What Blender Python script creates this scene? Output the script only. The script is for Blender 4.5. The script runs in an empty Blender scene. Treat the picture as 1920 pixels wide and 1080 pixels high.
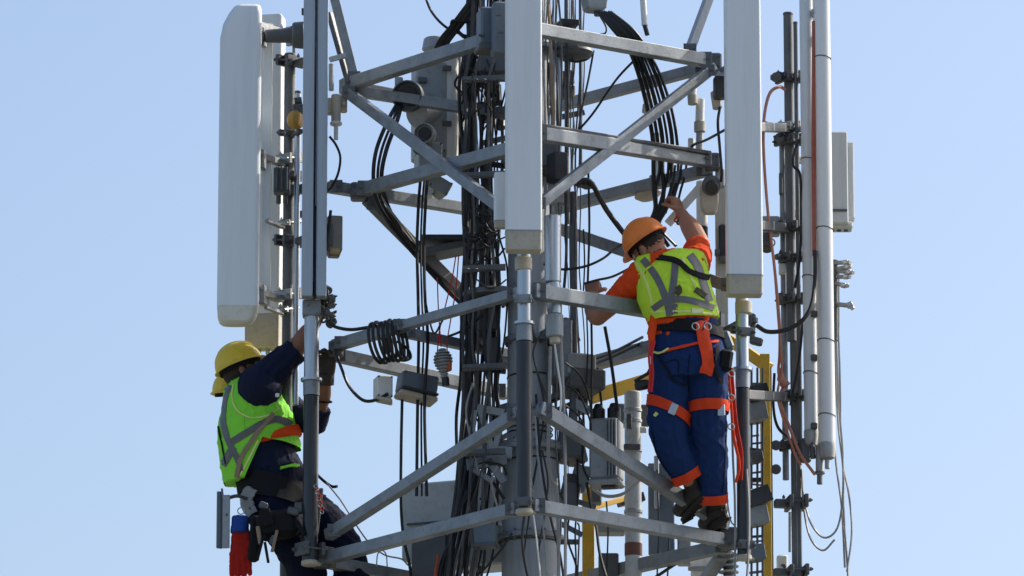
import bpy, math, random
from mathutils import Vector, Matrix, noise
from mathutils.bvhtree import BVHTree
random.seed(7)
R = math.radians
S = bpy.context.scene
COL = S.collection

# ------------------------------------------------------------ camera, sky, sun, exposure
PITCH = R(14.0); DIST = 33.4; FPX = 11700.0
CAM = Vector((0, -DIST*math.cos(PITCH), -DIST*math.sin(PITCH)))
cd = bpy.data.cameras.new('camera'); cam = bpy.data.objects.new('camera', cd); COL.objects.link(cam)
cam.location = CAM; cam.rotation_euler = (R(90)+PITCH, 0, 0)
cd.sensor_width = 36; cd.lens = FPX/1920*36; cd.clip_start = 0.5; cd.clip_end = 20000
S.camera = cam
S.render.resolution_x = 1024; S.render.resolution_y = 576
SUN_DIR = Vector((0.74, 0.34, 0.62)).normalized()        # towards the sun
el = math.asin(SUN_DIR.z); az = math.atan2(SUN_DIR.x, SUN_DIR.y)
W = bpy.data.worlds.new('World'); S.world = W; W.use_nodes = True
nt = W.node_tree; bg = nt.nodes['Background']
sky = nt.nodes.new('ShaderNodeTexSky'); sky.sky_type = 'NISHITA'; sky.sun_disc = False
sky.sun_elevation = el; sky.sun_rotation = az
sky.altitude = 200; sky.air_density = 1.0; sky.dust_density = 4.0; sky.ozone_density = 2.6
nt.links.new(sky.outputs[0], bg.inputs[0]); bg.inputs[1].default_value = 0.15
sl = bpy.data.lights.new('sun', 'SUN'); so = bpy.data.objects.new('sun', sl); COL.objects.link(so)
sl.energy = 3.4; sl.angle = R(0.53); sl.color = (1.0, 0.94, 0.84)
so.rotation_euler = SUN_DIR.to_track_quat('Z', 'Y').to_euler()
S.view_settings.view_transform = 'Standard'; S.view_settings.look = 'None'
S.view_settings.exposure = 0.42; S.view_settings.gamma = 1.0; S.view_settings.use_curve_mapping = False

# ------------------------------------------------------------ measuring helpers
cp, sp = math.cos(PITCH), math.sin(PITCH)
def ray(px, py):
    u = (px-960)/FPX; v = (540-py)/FPX
    return Vector((u, cp - v*sp, sp + v*cp))
def P(px, py, d=0.0):            # a point seen at (px, py) that stands d metres behind the mast's plane
    r = ray(px, py); t = (d-CAM.y)/r.y
    return CAM + r*t
K = 1/350.0                       # metres per picture unit near the tower
V = Vector

# ------------------------------------------------------------ mesh builder
def catmull(pts, n=6):
    if len(pts) < 3: return pts
    q = [pts[0]*2-pts[1]] + list(pts) + [pts[-1]*2-pts[-2]]
    out = []
    for i in range(1, len(q)-2):
        a, b, c, d = q[i-1], q[i], q[i+1], q[i+2]
        for k in range(n):
            t = k/n
            out.append(0.5*((2*b)+(c-a)*t+(2*a-5*b+4*c-d)*t*t+(3*b-a-3*c+d)*t**3))
    out.append(pts[-1].copy()); return out
class MB:
    def __init__(s): s.v = []; s.f = []
    def rings(s, rs, c0=True, c1=True):
        n = len(rs[0]); base = len(s.v)
        for r in rs: s.v += [tuple(p) for p in r]
        for i in range(len(rs)-1):
            for k in range(n):
                a = base+i*n+k; b = base+i*n+(k+1) % n
                s.f.append((a, b, b+n, a+n))
        if c0: s.f.append(tuple(base+k for k in reversed(range(n))))
        if c1: s.f.append(tuple(base+(len(rs)-1)*n+k for k in range(n)))
        return s
    def tube(s, pts, r, n=8, caps=True, side=None, ratio=1.0):
        pts = [V(p) for p in pts]; rs = []
        prev = None
        for i, p in enumerate(pts):
            t = (pts[min(i+1, len(pts)-1)]-pts[max(i-1, 0)])
            if t.length < 1e-9: t = V((0, 0, 1))
            t.normalize()
            if side is not None: u = side - t*side.dot(t)
            elif prev is None:
                h = V((0, 0, 1)) if abs(t.z) < .9 else V((1, 0, 0)); u = h.cross(t)
            else: u = prev - t*prev.dot(t)
            u.normalize(); prev = u; w = t.cross(u)
            rr = r[i] if isinstance(r, (list, tuple)) else r
            if isinstance(rr, (list, tuple)): ra, rb = rr
            else: ra, rb = rr, rr*ratio
            rs.append([p+u*(ra*math.cos(2*math.pi*k/n))+w*(rb*math.sin(2*math.pi*k/n)) for k in range(n)])
        return s.rings(rs, caps, caps)
    def cyl(s, p0, p1, r0, r1=None, n=16):
        r1 = r0 if r1 is None else r1
        p0 = V(p0); p1 = V(p1); L = (p1-p0).length; b = min(r0, r1)*.12; b = min(b, L*.2); a = (p1-p0).normalized()
        return s.tube([p0, p0+a*b, p1-a*b, p1], [r0-b, r0, r1, max(r1-b, 1e-4)], n)
    def lathe(s, p, axis, prof, n=24):
        a = V(axis).normalized(); pts = [V(p)+a*t for r, t in prof]
        h = V((0, 0, 1)) if abs(a.z) < .9 else V((1, 0, 0)); u = h.cross(a).normalized(); w = a.cross(u)
        return s.rings([[q+u*(r*math.cos(2*math.pi*k/n))+w*(r*math.sin(2*math.pi*k/n)) for k in range(n)] for q, (r, t) in zip(pts, prof)])
    def rprism(s, c, axis, side, hw, hd, lv, rad=.01, seg=3):
        """rounded-rectangle sections; lv: list of (t along axis, scale or (sw,sd), shift side, shift depth)"""
        a = V(axis).normalized(); u = (V(side)-a*V(side).dot(a)).normalized(); w = a.cross(u); rs = []
        for l in lv:
            t = l[0]; sc = l[1]; sw, sd = sc if isinstance(sc, tuple) else (sc, sc)
            ox = l[2] if len(l) > 2 else 0; oy = l[3] if len(l) > 3 else 0
            W_, D_ = hw*sw, hd*sd; rr = min(rad, W_*.98, D_*.98); ring = []
            for q, (sx, sy) in enumerate(((1, 1), (-1, 1), (-1, -1), (1, -1))):
                for k in range(seg+1):
                    an = math.pi/2*(q + k/seg)
                    ring.append(V(c)+a*t+u*(sx*(W_-rr)+rr*math.cos(an)+ox)+w*(sy*(D_-rr)+rr*math.sin(an)+oy))
            rs.append(ring)
        return s.rings(rs)
    def box(s, c, sx, sy, sz, rot=None, b=None):
        b = min(sx, sy, sz)*.08 if b is None else b
        m = rot if rot else Matrix.Identity(3)
        return s.rprism(c, m@V((0, 0, 1)), m@V((1, 0, 0)), sx/2, sy/2,
            [(-sz/2, ((sx/2-b)/(sx/2), (sy/2-b)/(sy/2))), (-sz/2+b, 1), (sz/2-b, 1), (sz/2, ((sx/2-b)/(sx/2), (sy/2-b)/(sy/2)))], b, 1)
    def beam(s, p0, p1, w, h=None, b=.004, up=None):
        h = w if h is None else h; p0 = V(p0); p1 = V(p1); a = (p1-p0).normalized()
        up = V(up) if up else (V((0, 0, 1)) if abs(a.z) < .95 else V((0, -1, 0)))
        side = a.cross(up).normalized()
        L = (p1-p0).length
        return s.rprism(p0, a, side, w/2, h/2, [(0, .9), (b, 1), (L-b, 1), (L, .9)], b*1.5, 2)
    def ell(s, c, rx, ry, rz, rot=None, n=16, m=10):
        rot = rot if rot else Matrix.Identity(3); rs = []
        for i in range(m+1):
            th = math.pi*(i+.02)/(m+.04); z = -math.cos(th); r = math.sin(th)
            rs.append([V(c)+rot@V((rx*r*math.cos(2*math.pi*k/n), ry*r*math.sin(2*math.pi*k/n), rz*z)) for k in range(n)])
        return s.rings(rs)
    def torus(s, c, axis, R_, r, n=20, m=8, arc=1.0, a0=0):
        a = V(axis).normalized(); h = V((0, 0, 1)) if abs(a.z) < .9 else V((1, 0, 0)); u = h.cross(a).normalized(); w = a.cross(u)
        pts = [V(c)+u*(R_*math.cos(a0+2*math.pi*arc*k/n))+w*(R_*math.sin(a0+2*math.pi*arc*k/n)) for k in range(n+1)]
        return s.tube(pts, r, m, caps=True)
    def bolt(s, c, axis, r=.008, L=.02):
        a = V(axis).normalized(); return s.lathe(c, a, [(r, 0), (r, L*.6), (r*.5, L*.6+.0005), (r*.5, L)], 6)

# ------------------------------------------------------------ object helpers
ORG = {}
def link(name, mesh, parent, origin):
    o = bpy.data.objects.new(name, mesh); COL.objects.link(o); ORG[o] = V(origin)
    if parent: o.parent = parent; o.location = V(origin)-ORG[parent]
    else: o.location = V(origin)
    return o
def mk(name, mb, mat, parent=None, smooth=35, origin=None, wn=True):
    vs = mb.v; org = V(origin) if origin else sum((V(v) for v in vs), V())/len(vs)
    me = bpy.data.meshes.new(name); me.from_pydata([tuple(V(v)-org) for v in vs], [], mb.f); me.materials.append(mat)
    me.shade_smooth(); me.set_sharp_from_angle(angle=R(smooth)); me.update()
    o = link(name, me, parent, org)
    if wn: w = o.modifiers.new('wn', 'WEIGHTED_NORMAL'); w.keep_sharp = True; w.weight = 80
    return o
def tag(o, label, cat, group=None, kind=None):
    if label: o['label'] = label
    if cat: o['category'] = cat
    if group: o['group'] = group
    if kind: o['kind'] = kind
    return o
def thing(name, label, cat, loc, group=None):
    o = bpy.data.objects.new(name, None); COL.objects.link(o); o.location = loc; ORG[o] = V(loc); o.empty_display_size = .05
    return tag(o, label, cat, group)

# ------------------------------------------------------------ materials
def mat(name, col, rough=.5, metal=0.0, var=.12, scale=6.0, bump=.0, bscale=60.0, streak=False, dirt=None, dirt_amt=.0, spec=.5, crease=0):
    m = bpy.data.materials.new(name); m.use_nodes = True; n = m.node_tree.nodes; l = m.node_tree.links
    b = n['Principled BSDF']; tc = n.new('ShaderNodeTexCoord'); mp = n.new('ShaderNodeMapping')
    l.new(tc.outputs['Object'], mp.inputs[0])
    if streak: mp.inputs['Scale'].default_value = (1, 1, .08)
    nz = n.new('ShaderNodeTexNoise'); nz.inputs['Scale'].default_value = scale; nz.inputs['Detail'].default_value = 6; nz.inputs['Roughness'].default_value = .6
    l.new(mp.outputs[0], nz.inputs['Vector'])
    rp = n.new('ShaderNodeMapRange'); rp.inputs[1].default_value = .25; rp.inputs[2].default_value = .75
    rp.inputs[3].default_value = 1-var; rp.inputs[4].default_value = 1+var; l.new(nz.outputs[0], rp.inputs[0])
    mx = n.new('ShaderNodeMix'); mx.data_type = 'RGBA'; mx.blend_type = 'MULTIPLY'; mx.inputs[0].default_value = 1
    mx.inputs[6].default_value = (*col, 1); l.new(rp.outputs[0], mx.inputs[7]); out = mx.outputs[2]
    if dirt:
        n2 = n.new('ShaderNodeTexNoise'); n2.inputs['Scale'].default_value = scale*2.3; n2.inputs['Detail'].default_value = 8; n2.inputs['Roughness'].default_value = .7
        l.new(mp.outputs[0], n2.inputs['Vector'])
        r2 = n.new('ShaderNodeMapRange'); r2.inputs[1].default_value = .5; r2.inputs[2].default_value = .72; r2.inputs[3].default_value = 0; r2.inputs[4].default_value = dirt_amt
        l.new(n2.outputs[0], r2.inputs[0]); m2 = n.new('ShaderNodeMix'); m2.data_type = 'RGBA'; m2.inputs[7].default_value = (*dirt, 1)
        l.new(r2.outputs[0], m2.inputs[0]); l.new(out, m2.inputs[6]); out = m2.outputs[2]
    l.new(out, b.inputs['Base Color'])
    rr = n.new('ShaderNodeMapRange'); rr.inputs[3].default_value = max(rough-.1, .02); rr.inputs[4].default_value = min(rough+.12, 1); l.new(nz.outputs[0], rr.inputs[0]); l.new(rr.outputs[0], b.inputs['Roughness'])
    b.inputs['Metallic'].default_value = metal; b.inputs['Specular IOR Level'].default_value = spec
    if bump:
        n3 = n.new('ShaderNodeTexNoise'); n3.inputs['Scale'].default_value = bscale; n3.inputs['Detail'].default_value = 4; l.new(tc.outputs['Object'], n3.inputs['Vector'])
        bp = n.new('ShaderNodeBump'); bp.inputs['Strength'].default_value = bump; bp.inputs['Distance'].default_value = .01; l.new(n3.outputs[0], bp.inputs['Height']); l.new(bp.outputs[0], b.inputs['Normal'])
        if crease:
            n4 = n.new('ShaderNodeTexNoise'); n4.noise_type = 'RIDGED_MULTIFRACTAL'; n4.inputs['Scale'].default_value = 9; n4.inputs['Detail'].default_value = 2.5; n4.inputs['Distortion'].default_value = .9
            l.new(tc.outputs['Object'], n4.inputs['Vector']); b2 = n.new('ShaderNodeBump'); b2.inputs['Strength'].default_value = crease; b2.inputs['Distance'].default_value = .012
            l.new(n4.outputs[0], b2.inputs['Height']); l.new(b2.outputs[0], bp.inputs['Normal'])
    return m
rust = (.16, .09, .05); grime = (.09, .085, .075)
STEEL = mat('galvanised_steel', (.245, .268, .288), .46, .4, .28, 7, .12, 90, dirt=grime, dirt_amt=.55)
STEELD = mat('weathered_steel', (.125, .134, .142), .55, .3, .25, 9, .15, 90, dirt=rust, dirt_amt=.35)
MASTM = mat('mast_steel', (.36, .395, .43), .5, .12, .15, 4, .12, 60, streak=True, dirt=grime, dirt_amt=.45)
CHROME = mat('bright_zinc_tube', (.45, .48, .51), .33, .8, .1, 10, streak=True, dirt=grime, dirt_amt=.2)
DARKT = mat('dark_grey_tube', (.030, .032, .036), .30, .2, .2, 8, .05, dirt=(.12, .12, .12), dirt_amt=.4, streak=True)
BRACK = mat('bracket_dark_metal', (.10, .105, .11), .5, .5, .3, 20, .2, 80, dirt=(.2, .19, .17), dirt_amt=.4)
ALU = mat('aluminium_bracket', (.36, .37, .37), .4, .6, .2, 20, .1, 80, dirt=grime, dirt_amt=.4)
WHITE = mat('grey_white_radome', (.76, .80, .82), .42, 0, .04, 3, .02, 30, streak=True, dirt=(.42, .42, .39), dirt_amt=.25)
WHITE2 = mat('warm_white_radome', (.76, .76, .72), .45, 0, .05, 3, streak=True, dirt=(.38, .36, .3), dirt_amt=.3)
BEIGE = mat('beige_end_cap', (.46, .42, .34), .6, 0, .12, 14, .05, dirt=(.25, .2, .13), dirt_amt=.5)
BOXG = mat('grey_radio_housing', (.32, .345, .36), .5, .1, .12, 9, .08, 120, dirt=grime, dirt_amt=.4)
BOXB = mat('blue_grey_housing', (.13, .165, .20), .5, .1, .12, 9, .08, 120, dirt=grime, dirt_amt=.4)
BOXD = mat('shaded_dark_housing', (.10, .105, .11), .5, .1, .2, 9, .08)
BLACK = mat('black_cable_rubber', (.018, .018, .020), .42, 0, .3, 20, spec=.4)
BLACK2 = mat('faded_black_cable', (.045, .045, .048), .55, 0, .3, 20, spec=.4); BLACK3 = mat('grey_black_cable', (.085, .085, .085), .5, 0, .3, 20)
BLACKM = mat('black_plastic', (.022, .023, .025), .45, 0, .3, 20, .1)
GREYC = mat('grey_cable', (.30, .30, .29), .5, 0, .15, 20)
REDC = mat('brick_red_cable', (.34, .085, .05), .5, 0, .2, 20)
PINKC = mat('faded_orange_cable', (.50, .20, .13), .5, 0, .2, 20)
ROPE = mat('red_rope', (.6, .03, .03), .8, 0, .2, 60, .3)
YEL = mat('yellow_paint', (.66, .40, .03), .45, 0, .12, 9, .04, dirt=(.25, .15, .05), dirt_amt=.45)
RED = mat('red_paint', (.45, .08, .03), .5, 0, .2, 9)
TAN = mat('tan_strap', (.30, .21, .14), .8, 0, .2, 30, .2)
# ------------------------------------------------------------ ground
g = MB(); g.v = [(-6000, -3000, 0), (6000, -3000, 0), (6000, 9000, 0), (-6000, 9000, 0)]; g.f = [(0, 1, 2, 3)]
GZ = CAM.z-1.65
g.v = [(x, y, GZ) for x, y, z in g.v]
GRM = mat('dry_grass_ground', (.15, .15, .12), .95, 0, .35, .08, dirt=(.20, .18, .15), dirt_amt=.7)
tag(mk('ground', g, GRM), None, None, kind='structure')

# ------------------------------------------------------------ tower: mast, rings, braces
MX = P(995, 540, 0).x
tower = thing('lattice_tower', 'grey steel mast in the middle with square rings of beams and diagonal braces round it', 'tower', (MX, 0, GZ))
def zat(py, d=0): return P(960, py, d).z
m = MB(); m.lathe((MX, 0, 0), (0, 0, 1), [(.30, GZ), (.155, zat(1090)), (.152, zat(850))], 40); mk('lower_mast', m, MASTM, tower)
m = MB(); m.lathe((MX-.01, 0, 0), (0, 0, 1), [(.118, zat(846)), (.112, zat(560)), (.105, zat(-160))], 36); mk('upper_mast', m, MASTM, tower)
for py, r, h in ((846, .20, .03), (838, .19, .02), (556, .185, .05), (640, .14, .03), (770, .15, .02), (1010, .18, .03), (300, .15, .03), (95, .16, .03)):
    m = MB(); m.lathe((MX-.005, 0, 0), (0, 0, 1), [(r-.004, zat(py)-h/2), (r, zat(py)-h/2+.004), (r, zat(py)+h/2-.004), (r-.004, zat(py)+h/2)], 36)
    fl = mk('flange', m, STEEL, tower)
    m = MB()
    for k in range(12):
        a = k*math.pi/6; m.bolt((MX-.005+(r-.02)*math.cos(a), (r-.02)*math.sin(a), zat(py)-h/2-.016), (0, 0, 1), .010, .03+h)
    mk('flange_bolts', m, STEELD, fl)['kind'] = 'stuff'
for k, py in enumerate((708, 806, 815, 868, 1020)):
    r = .12 if py < 846 else .158
    m = MB(); m.torus((MX-.005, 0, zat(py)), (0.03*(k % 3-1), .02, 1), r, .0045, 40, 6); mk('cable_tie', m, BLACKM, tower)
# stair of flanges and dark wraps by the bundle side
def bm(name, a, b, w=.075, h=None, ma=None, plates=True, par=None, trim=0):
    w *= .82; h = h*.80 if h else w
    p0, p1 = P(*a), P(*b); m = MB(); m.beam(p0, p1, w, h); o = mk(name, m, ma or STEEL, par or tower)
    if plates:
        ax = (p1-p0).normalized()
        for p, s in ((p0, 1), (p1, -1)):
            m = MB(); c = p+ax*s*.05
            hh = (h or w)
            m.box(c+V((0, -w/2-.004, 0)), .07, .006, hh*1.15, None, .001)
            m.bolt(c+V((.018, -w/2-.006, 0)), (0, -1, 0), .009, .014); m.bolt(c+V((-.018, -w/2-.006, 0)), (0, -1, 0), .009, .014)
            mk('joint_plate', m, STEELD, o)
    return o
def node(px, py, d, s=.1, ma=None):
    m = MB(); m.box(P(px, py, d), s, s, s*1.1, None, .008)
    c = P(px, py, d)
    for sx in (-1, 1):
        for sz in (-1, 1): m.bolt(c+V((sx*s*.3, -s/2, sz*s*.3)), (0, -1, 0), .008, .014)
    return mk('corner_bracket', m, ma or STEELD, tower)
# ring A (top)
FA, LA, RA, BA = (985, 52, -1.0), (648, 160, .15), (1335, 116, -.15), (990, 222, .9)
bm('ring_beam', FA, LA, .078, .085); bm('ring_beam', FA, RA, .078, .085)
bm('ring_beam', (645, 168, .17), (962, 216, -.02), .07); bm('ring_beam', (1328, 125, -.1), (975, 218, .92), .07)
bm('inner_beam', (655, 158, .25), (985, 222, .9), .05, ma=STEELD, plates=False)
node(1338, 118, -.15, .085); node(648, 163, .17, .07, STEEL); 
# ring B
FB, LB, RB, BB = (985, 262, -1.0), (660, 362, .12), (1333, 302, -.15), (990, 425, .9)
bm('ring_beam', (1000, 268, -.98), (672, 358, .1), .08, .085); bm('ring_beam', (1000, 250, -1.0), RB, .08, .09)
bm('ring_beam', (616, 350, .12), (990, 410, .9), .075); bm('ring_beam', (1330, 318, -.1), (1000, 402, .85), .075)
bm('edge_channel', (1010, 236, -.97), (1330, 288, -.2), .05, .03, ma=DARKT, plates=False)
node(1336, 304, -.15, .08); node(672, 360, .11, .085)
# front posts' diagonals
bm('diagonal_brace', (645, 168, .1), (968, 412, -.95), .062, .07); bm('diagonal_brace', (1338, 126, -.2), (1000, 392, -.97), .062, .07)
bm('diagonal_brace', (688, 372, .15), (875, 560, .55), .07, .08, ma=STEELD)
bm('diagonal_brace', (1015, 418, .3), (1378, 541, -.36), .07, .08)
# ring C
bm('ring_beam', (975, 548, -1.0), (745, 614, -.25), .062, .065); bm('ring_beam', (762, 609, -.3), (628, 648, .12), .072, .075)
bm('ring_beam', (998, 546, -1.02), (1352, 604, -.12), .08, .095)
bm('ring_beam', (752, 622, -.1), (1005, 676, .35), .065); bm('ring_beam', (622, 664, .14), (950, 738, .88), .075, .085)
bm('ring_beam', (1345, 618, -.1), (1045, 700, .8), .085, .09)
bm('inner_beam', (885, 630, .1), (965, 690, .3), .06, ma=STEELD, plates=False)
node(630, 656, .12, .08)
# ring D and braces
bm('ring_beam', (972, 953, -1.0), (598, 1050, .12), .075, .08); bm('ring_beam', (996, 948, -1.0), (1370, 1015, -.12), .075, .085)
bm('ring_beam', (604, 1052, .14), (960, 1120, .9), .075, .08); bm('ring_beam', (1366, 1022, -.1), (1010, 1104, .88), .08, .085)
bm('diagonal_brace', (975, 772, -1.0), (615, 1004, .05), .07, .075); bm('diagonal_brace', (1010, 765, -1.0), (1362, 985, -.15), .07, .09)
bm('diagonal_brace', (1362, 1030, .0), (1300, 1120, .5), .07)
node(602, 1048, .12, .09); node(1366, 1010, -.13, .1)
# ring E below the picture, carrying the left worker's boots
bm('ring_beam', (985, 1196, -1.0), (560, 1272, .15), .08); bm('ring_beam', (990, 1196, -1.0), (1372, 1262, -.12), .08)
bm('ring_beam', (560, 1272, .15), (1000, 1372, .9), .08); bm('ring_beam', (1372, 1262, -.12), (1000, 1372, .9), .08)
# arms from mast to the ring corners (behind)
for py in (268, 556): bm('radial_arm', (1000, py+90, 0), (985, py+6, -1.0), .045, ma=STEELD, plates=False)
for py, pl, pr in ((205, 160, 120), (420, 362, 305), (720, 655, 606), (1088, 1050, 1015)):
    bm('mast_strut', (985, py-70, .75), (985, py-130, .1), .06, ma=STEELD, plates=False)
# slanting top posts
bm('slanting_post', (668, 160, .15), (618, -40, .15), .062, .05); bm('slanting_post', (1288, 108, -.1), (1350, -60, .0), .055, .06, ma=MASTM)
bm('slanting_post', (655, 158, .2), (618, 25, .3), .04, .04, ma=BRACK, plates=False)
# stepped plates and brackets on the mast
def plate(name, c, sx, sy, sz, ma=STEELD, rz=0, rx=0, ry=0, par=None, b=None):
    m = MB(); m.box(P(*c), sx, sy, sz, Matrix.Rotation(R(rz), 3, 'Z')@Matrix.Rotation(R(rx), 3, 'X')@Matrix.Rotation(R(ry), 3, 'Y'), b); return mk(name, m, ma, par or tower)
plate('shelf_bracket', (845, 455, .4), .33, .25, .03, DARKT); plate('shelf_bracket', (840, 470, .4), .28, .2, .04, STEELD, ry=-12)
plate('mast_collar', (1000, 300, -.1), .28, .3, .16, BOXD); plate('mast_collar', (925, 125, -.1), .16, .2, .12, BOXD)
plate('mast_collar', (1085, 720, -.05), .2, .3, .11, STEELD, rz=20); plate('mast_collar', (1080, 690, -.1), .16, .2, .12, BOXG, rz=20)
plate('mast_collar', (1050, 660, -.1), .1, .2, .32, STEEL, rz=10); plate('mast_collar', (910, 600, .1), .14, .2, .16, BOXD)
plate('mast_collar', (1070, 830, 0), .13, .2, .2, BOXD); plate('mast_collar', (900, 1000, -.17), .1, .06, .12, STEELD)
# punched bracket left of the lower mast
def punched(name, outline, holes, d, th, ma, par):
    m = MB(); 
    for (a, b, w) in outline:
        m.beam(P(a[0], a[1], d), P(b[0], b[1], d), th, w*K, .002)
    return mk(name, m, ma, par)
punched('punched_bracket', [((895, 765), (945, 775), 14), ((900, 770), (925, 850), 14), ((945, 775), (925, 850), 12), ((890, 845), (960, 850), 22), ((905, 800), (940, 815), 10), ((890, 770), (880, 850), 10)], None, -.18, .03, BOXG, tower)
punched('punched_bracket', [((875, 872), (950, 862), 20), ((915, 862), (945, 905), 14), ((880, 875), (925, 905), 10)], None, -.2, .04, STEEL, tower)
# steel rod and step strip beside the mast
for px, d, r, a, b, ma in ((1075, -.12, .020, 360, 790, STEELD), (1048, -.2, .016, 60, 300, CHROME), (1062, -.15, .012, -40, 420, STEELD), (1088, -.05, .009, -40, 330, STEELD), (1037, -.25, .014, 80, 240, STEEL)):
    p0, p1 = P(px, a, d), P(px, b, d); p1.x = p0.x; m = MB(); m.cyl(p0, p1, r); mk('guide_rod', m, ma, tower)

# ------------------------------------------------------------ pole hardware
def vp(px, py, d, xr=None):
    p = P(px, py, d); return V((xr if xr is not None else p.x, p.y, p.z))
def clamp(name, c, r, arm, par, ma=BRACK, w=.06, h=.045):
    """two jaws round a pole at c, with an arm reaching to point arm"""
    c = V(c); a = V(arm)-c; L = a.length; a.normalize(); sd = V((0, 0, 1)).cross(a).normalized(); m = MB()
    rot = Matrix((a, sd, V((0, 0, 1)))).transposed()
    m.box(c+a*(r+.012), .022, w*1.5, h, rot, .003); m.box(c-a*(r+.012), .022, w*1.5, h, rot, .003)
    for s in (-1, 1):
        m.cyl(c+sd*s*w*.62-a*(r+.045), c+sd*s*w*.62+a*(r+.04), .006, n=8); m.bolt(c+sd*s*w*.62-a*(r+.025), -a, .011, .02)
    m.box(c+a*(r+.02+(L-r-.02)/2), max(L-r-.02, .01), w*.55, h*.62, rot, .004)
    m.bolt(c+a*(r+.04)+V((0, 0, h*.4)), (0, 0, 1), .009, .02)
    return mk(name, m, ma, par)

# mounting poles: centre, left, right
def tpole(label, px, d, pyc, pyf, pyd, pye, r, rd, top, rail=None):
    x = P(px, (pyc+pye)/2, d).x; z = lambda py: P(px, py, d).z
    t = thing('antenna_mounting_pole', label, 'pole', (x, d, z(pye)))
    m = MB(); m.cyl((x, d, z(pyf)), (x, d, z(top)), r, n=28); mk('upper_tube', m, CHROME, t)
    m = MB(); m.lathe((x, d, 0), (0, 0, 1), [(r+.003, z(pyf)-.012), (r+.017, z(pyf)-.008), (r+.017, z(pyf)+.006), (r+.003, z(pyf)+.01)], 28); mk('collar', m, CHROME, t)
    m = MB(); m.lathe((x, d, 0), (0, 0, 1), [(rd+.002, z(pyd)), (r+.004, z(pyf)-.03), (r+.004, z(pyf)-.011)], 28); mk('reducer', m, STEEL, t)
    m = MB(); m.cyl((x, d, z(pye)+.012), (x, d, z(pyd)), rd, n=28); mk('lower_tube', m, DARKT, t)
    m = MB(); m.cyl((x, d, z(pye)-.008), (x, d, z(pye)+.02), rd*1.12, n=24); m.bolt((x+rd, d, z(pye)), (1, 0, 0), .01, .02); mk('end_cap', m, BEIGE, t)
    return t, x, z
pc, xc, zc = tpole('bright tube with a dark lower half below the middle panel antenna', 983, -1.06, 480, 606, 640, 962, .036, .041, -60)
pl, xl, zl = tpole('bright tube with a dark lower half that the left worker is holding', 583, .0, 560, 712, 742, 1058, .040, .041, -60)
pr, xr_, zr = tpole('bright tube with a dark lower half below the right panel antenna', 1393, -.40, 545, 692, 728, 1048, .034, .036, -60)
plr = MB(); plr.box((xl, 0, zl(580)), .1, .1, .085, None, .006); plr.bolt((xl-.02, -.05, zl(575)), (0, -1, 0), .01, .02); plr.bolt((xl+.03, -.05, zl(590)), (0, -1, 0), .01, .02); mk('sleeve', plr, STEEL, pl)
m = MB(); m.box((xl-.02, -.06, zl(545)), .065, .035, .07, None, .006); m.cyl((xl-.03, -.06, zl(548)), (xl-.03, -.1, zl(548)), .018); mk('latch', m, BRACK, pl)
for q in ((xl, 0, zl(1030)),): clamp('lower_clamp', q, .042, P(625, 1035, .1), pl, STEELD, .07, .07)
clamp('mid_clamp', (xc, -1.06, zc(560)), .04, P(990, 560, -.9), pc, STEEL); clamp('lower_clamp', (xc, -1.06, zc(940)), .042, P(990, 940, -.92), pc, STEELD)
clamp('lower_clamp', (xr_, -.4, zr(1020)), .037, P(1368, 1015, -.15), pr, STEELD); clamp('mid_clamp', (xr_, -.4, zr(620)), .036, P(1352, 612, -.15), pr, STEELD)
clamp('upper_clamp', (xr_, -.4, zr(130)), .036, P(1345, 128, -.18), pr, STEEL)

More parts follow.
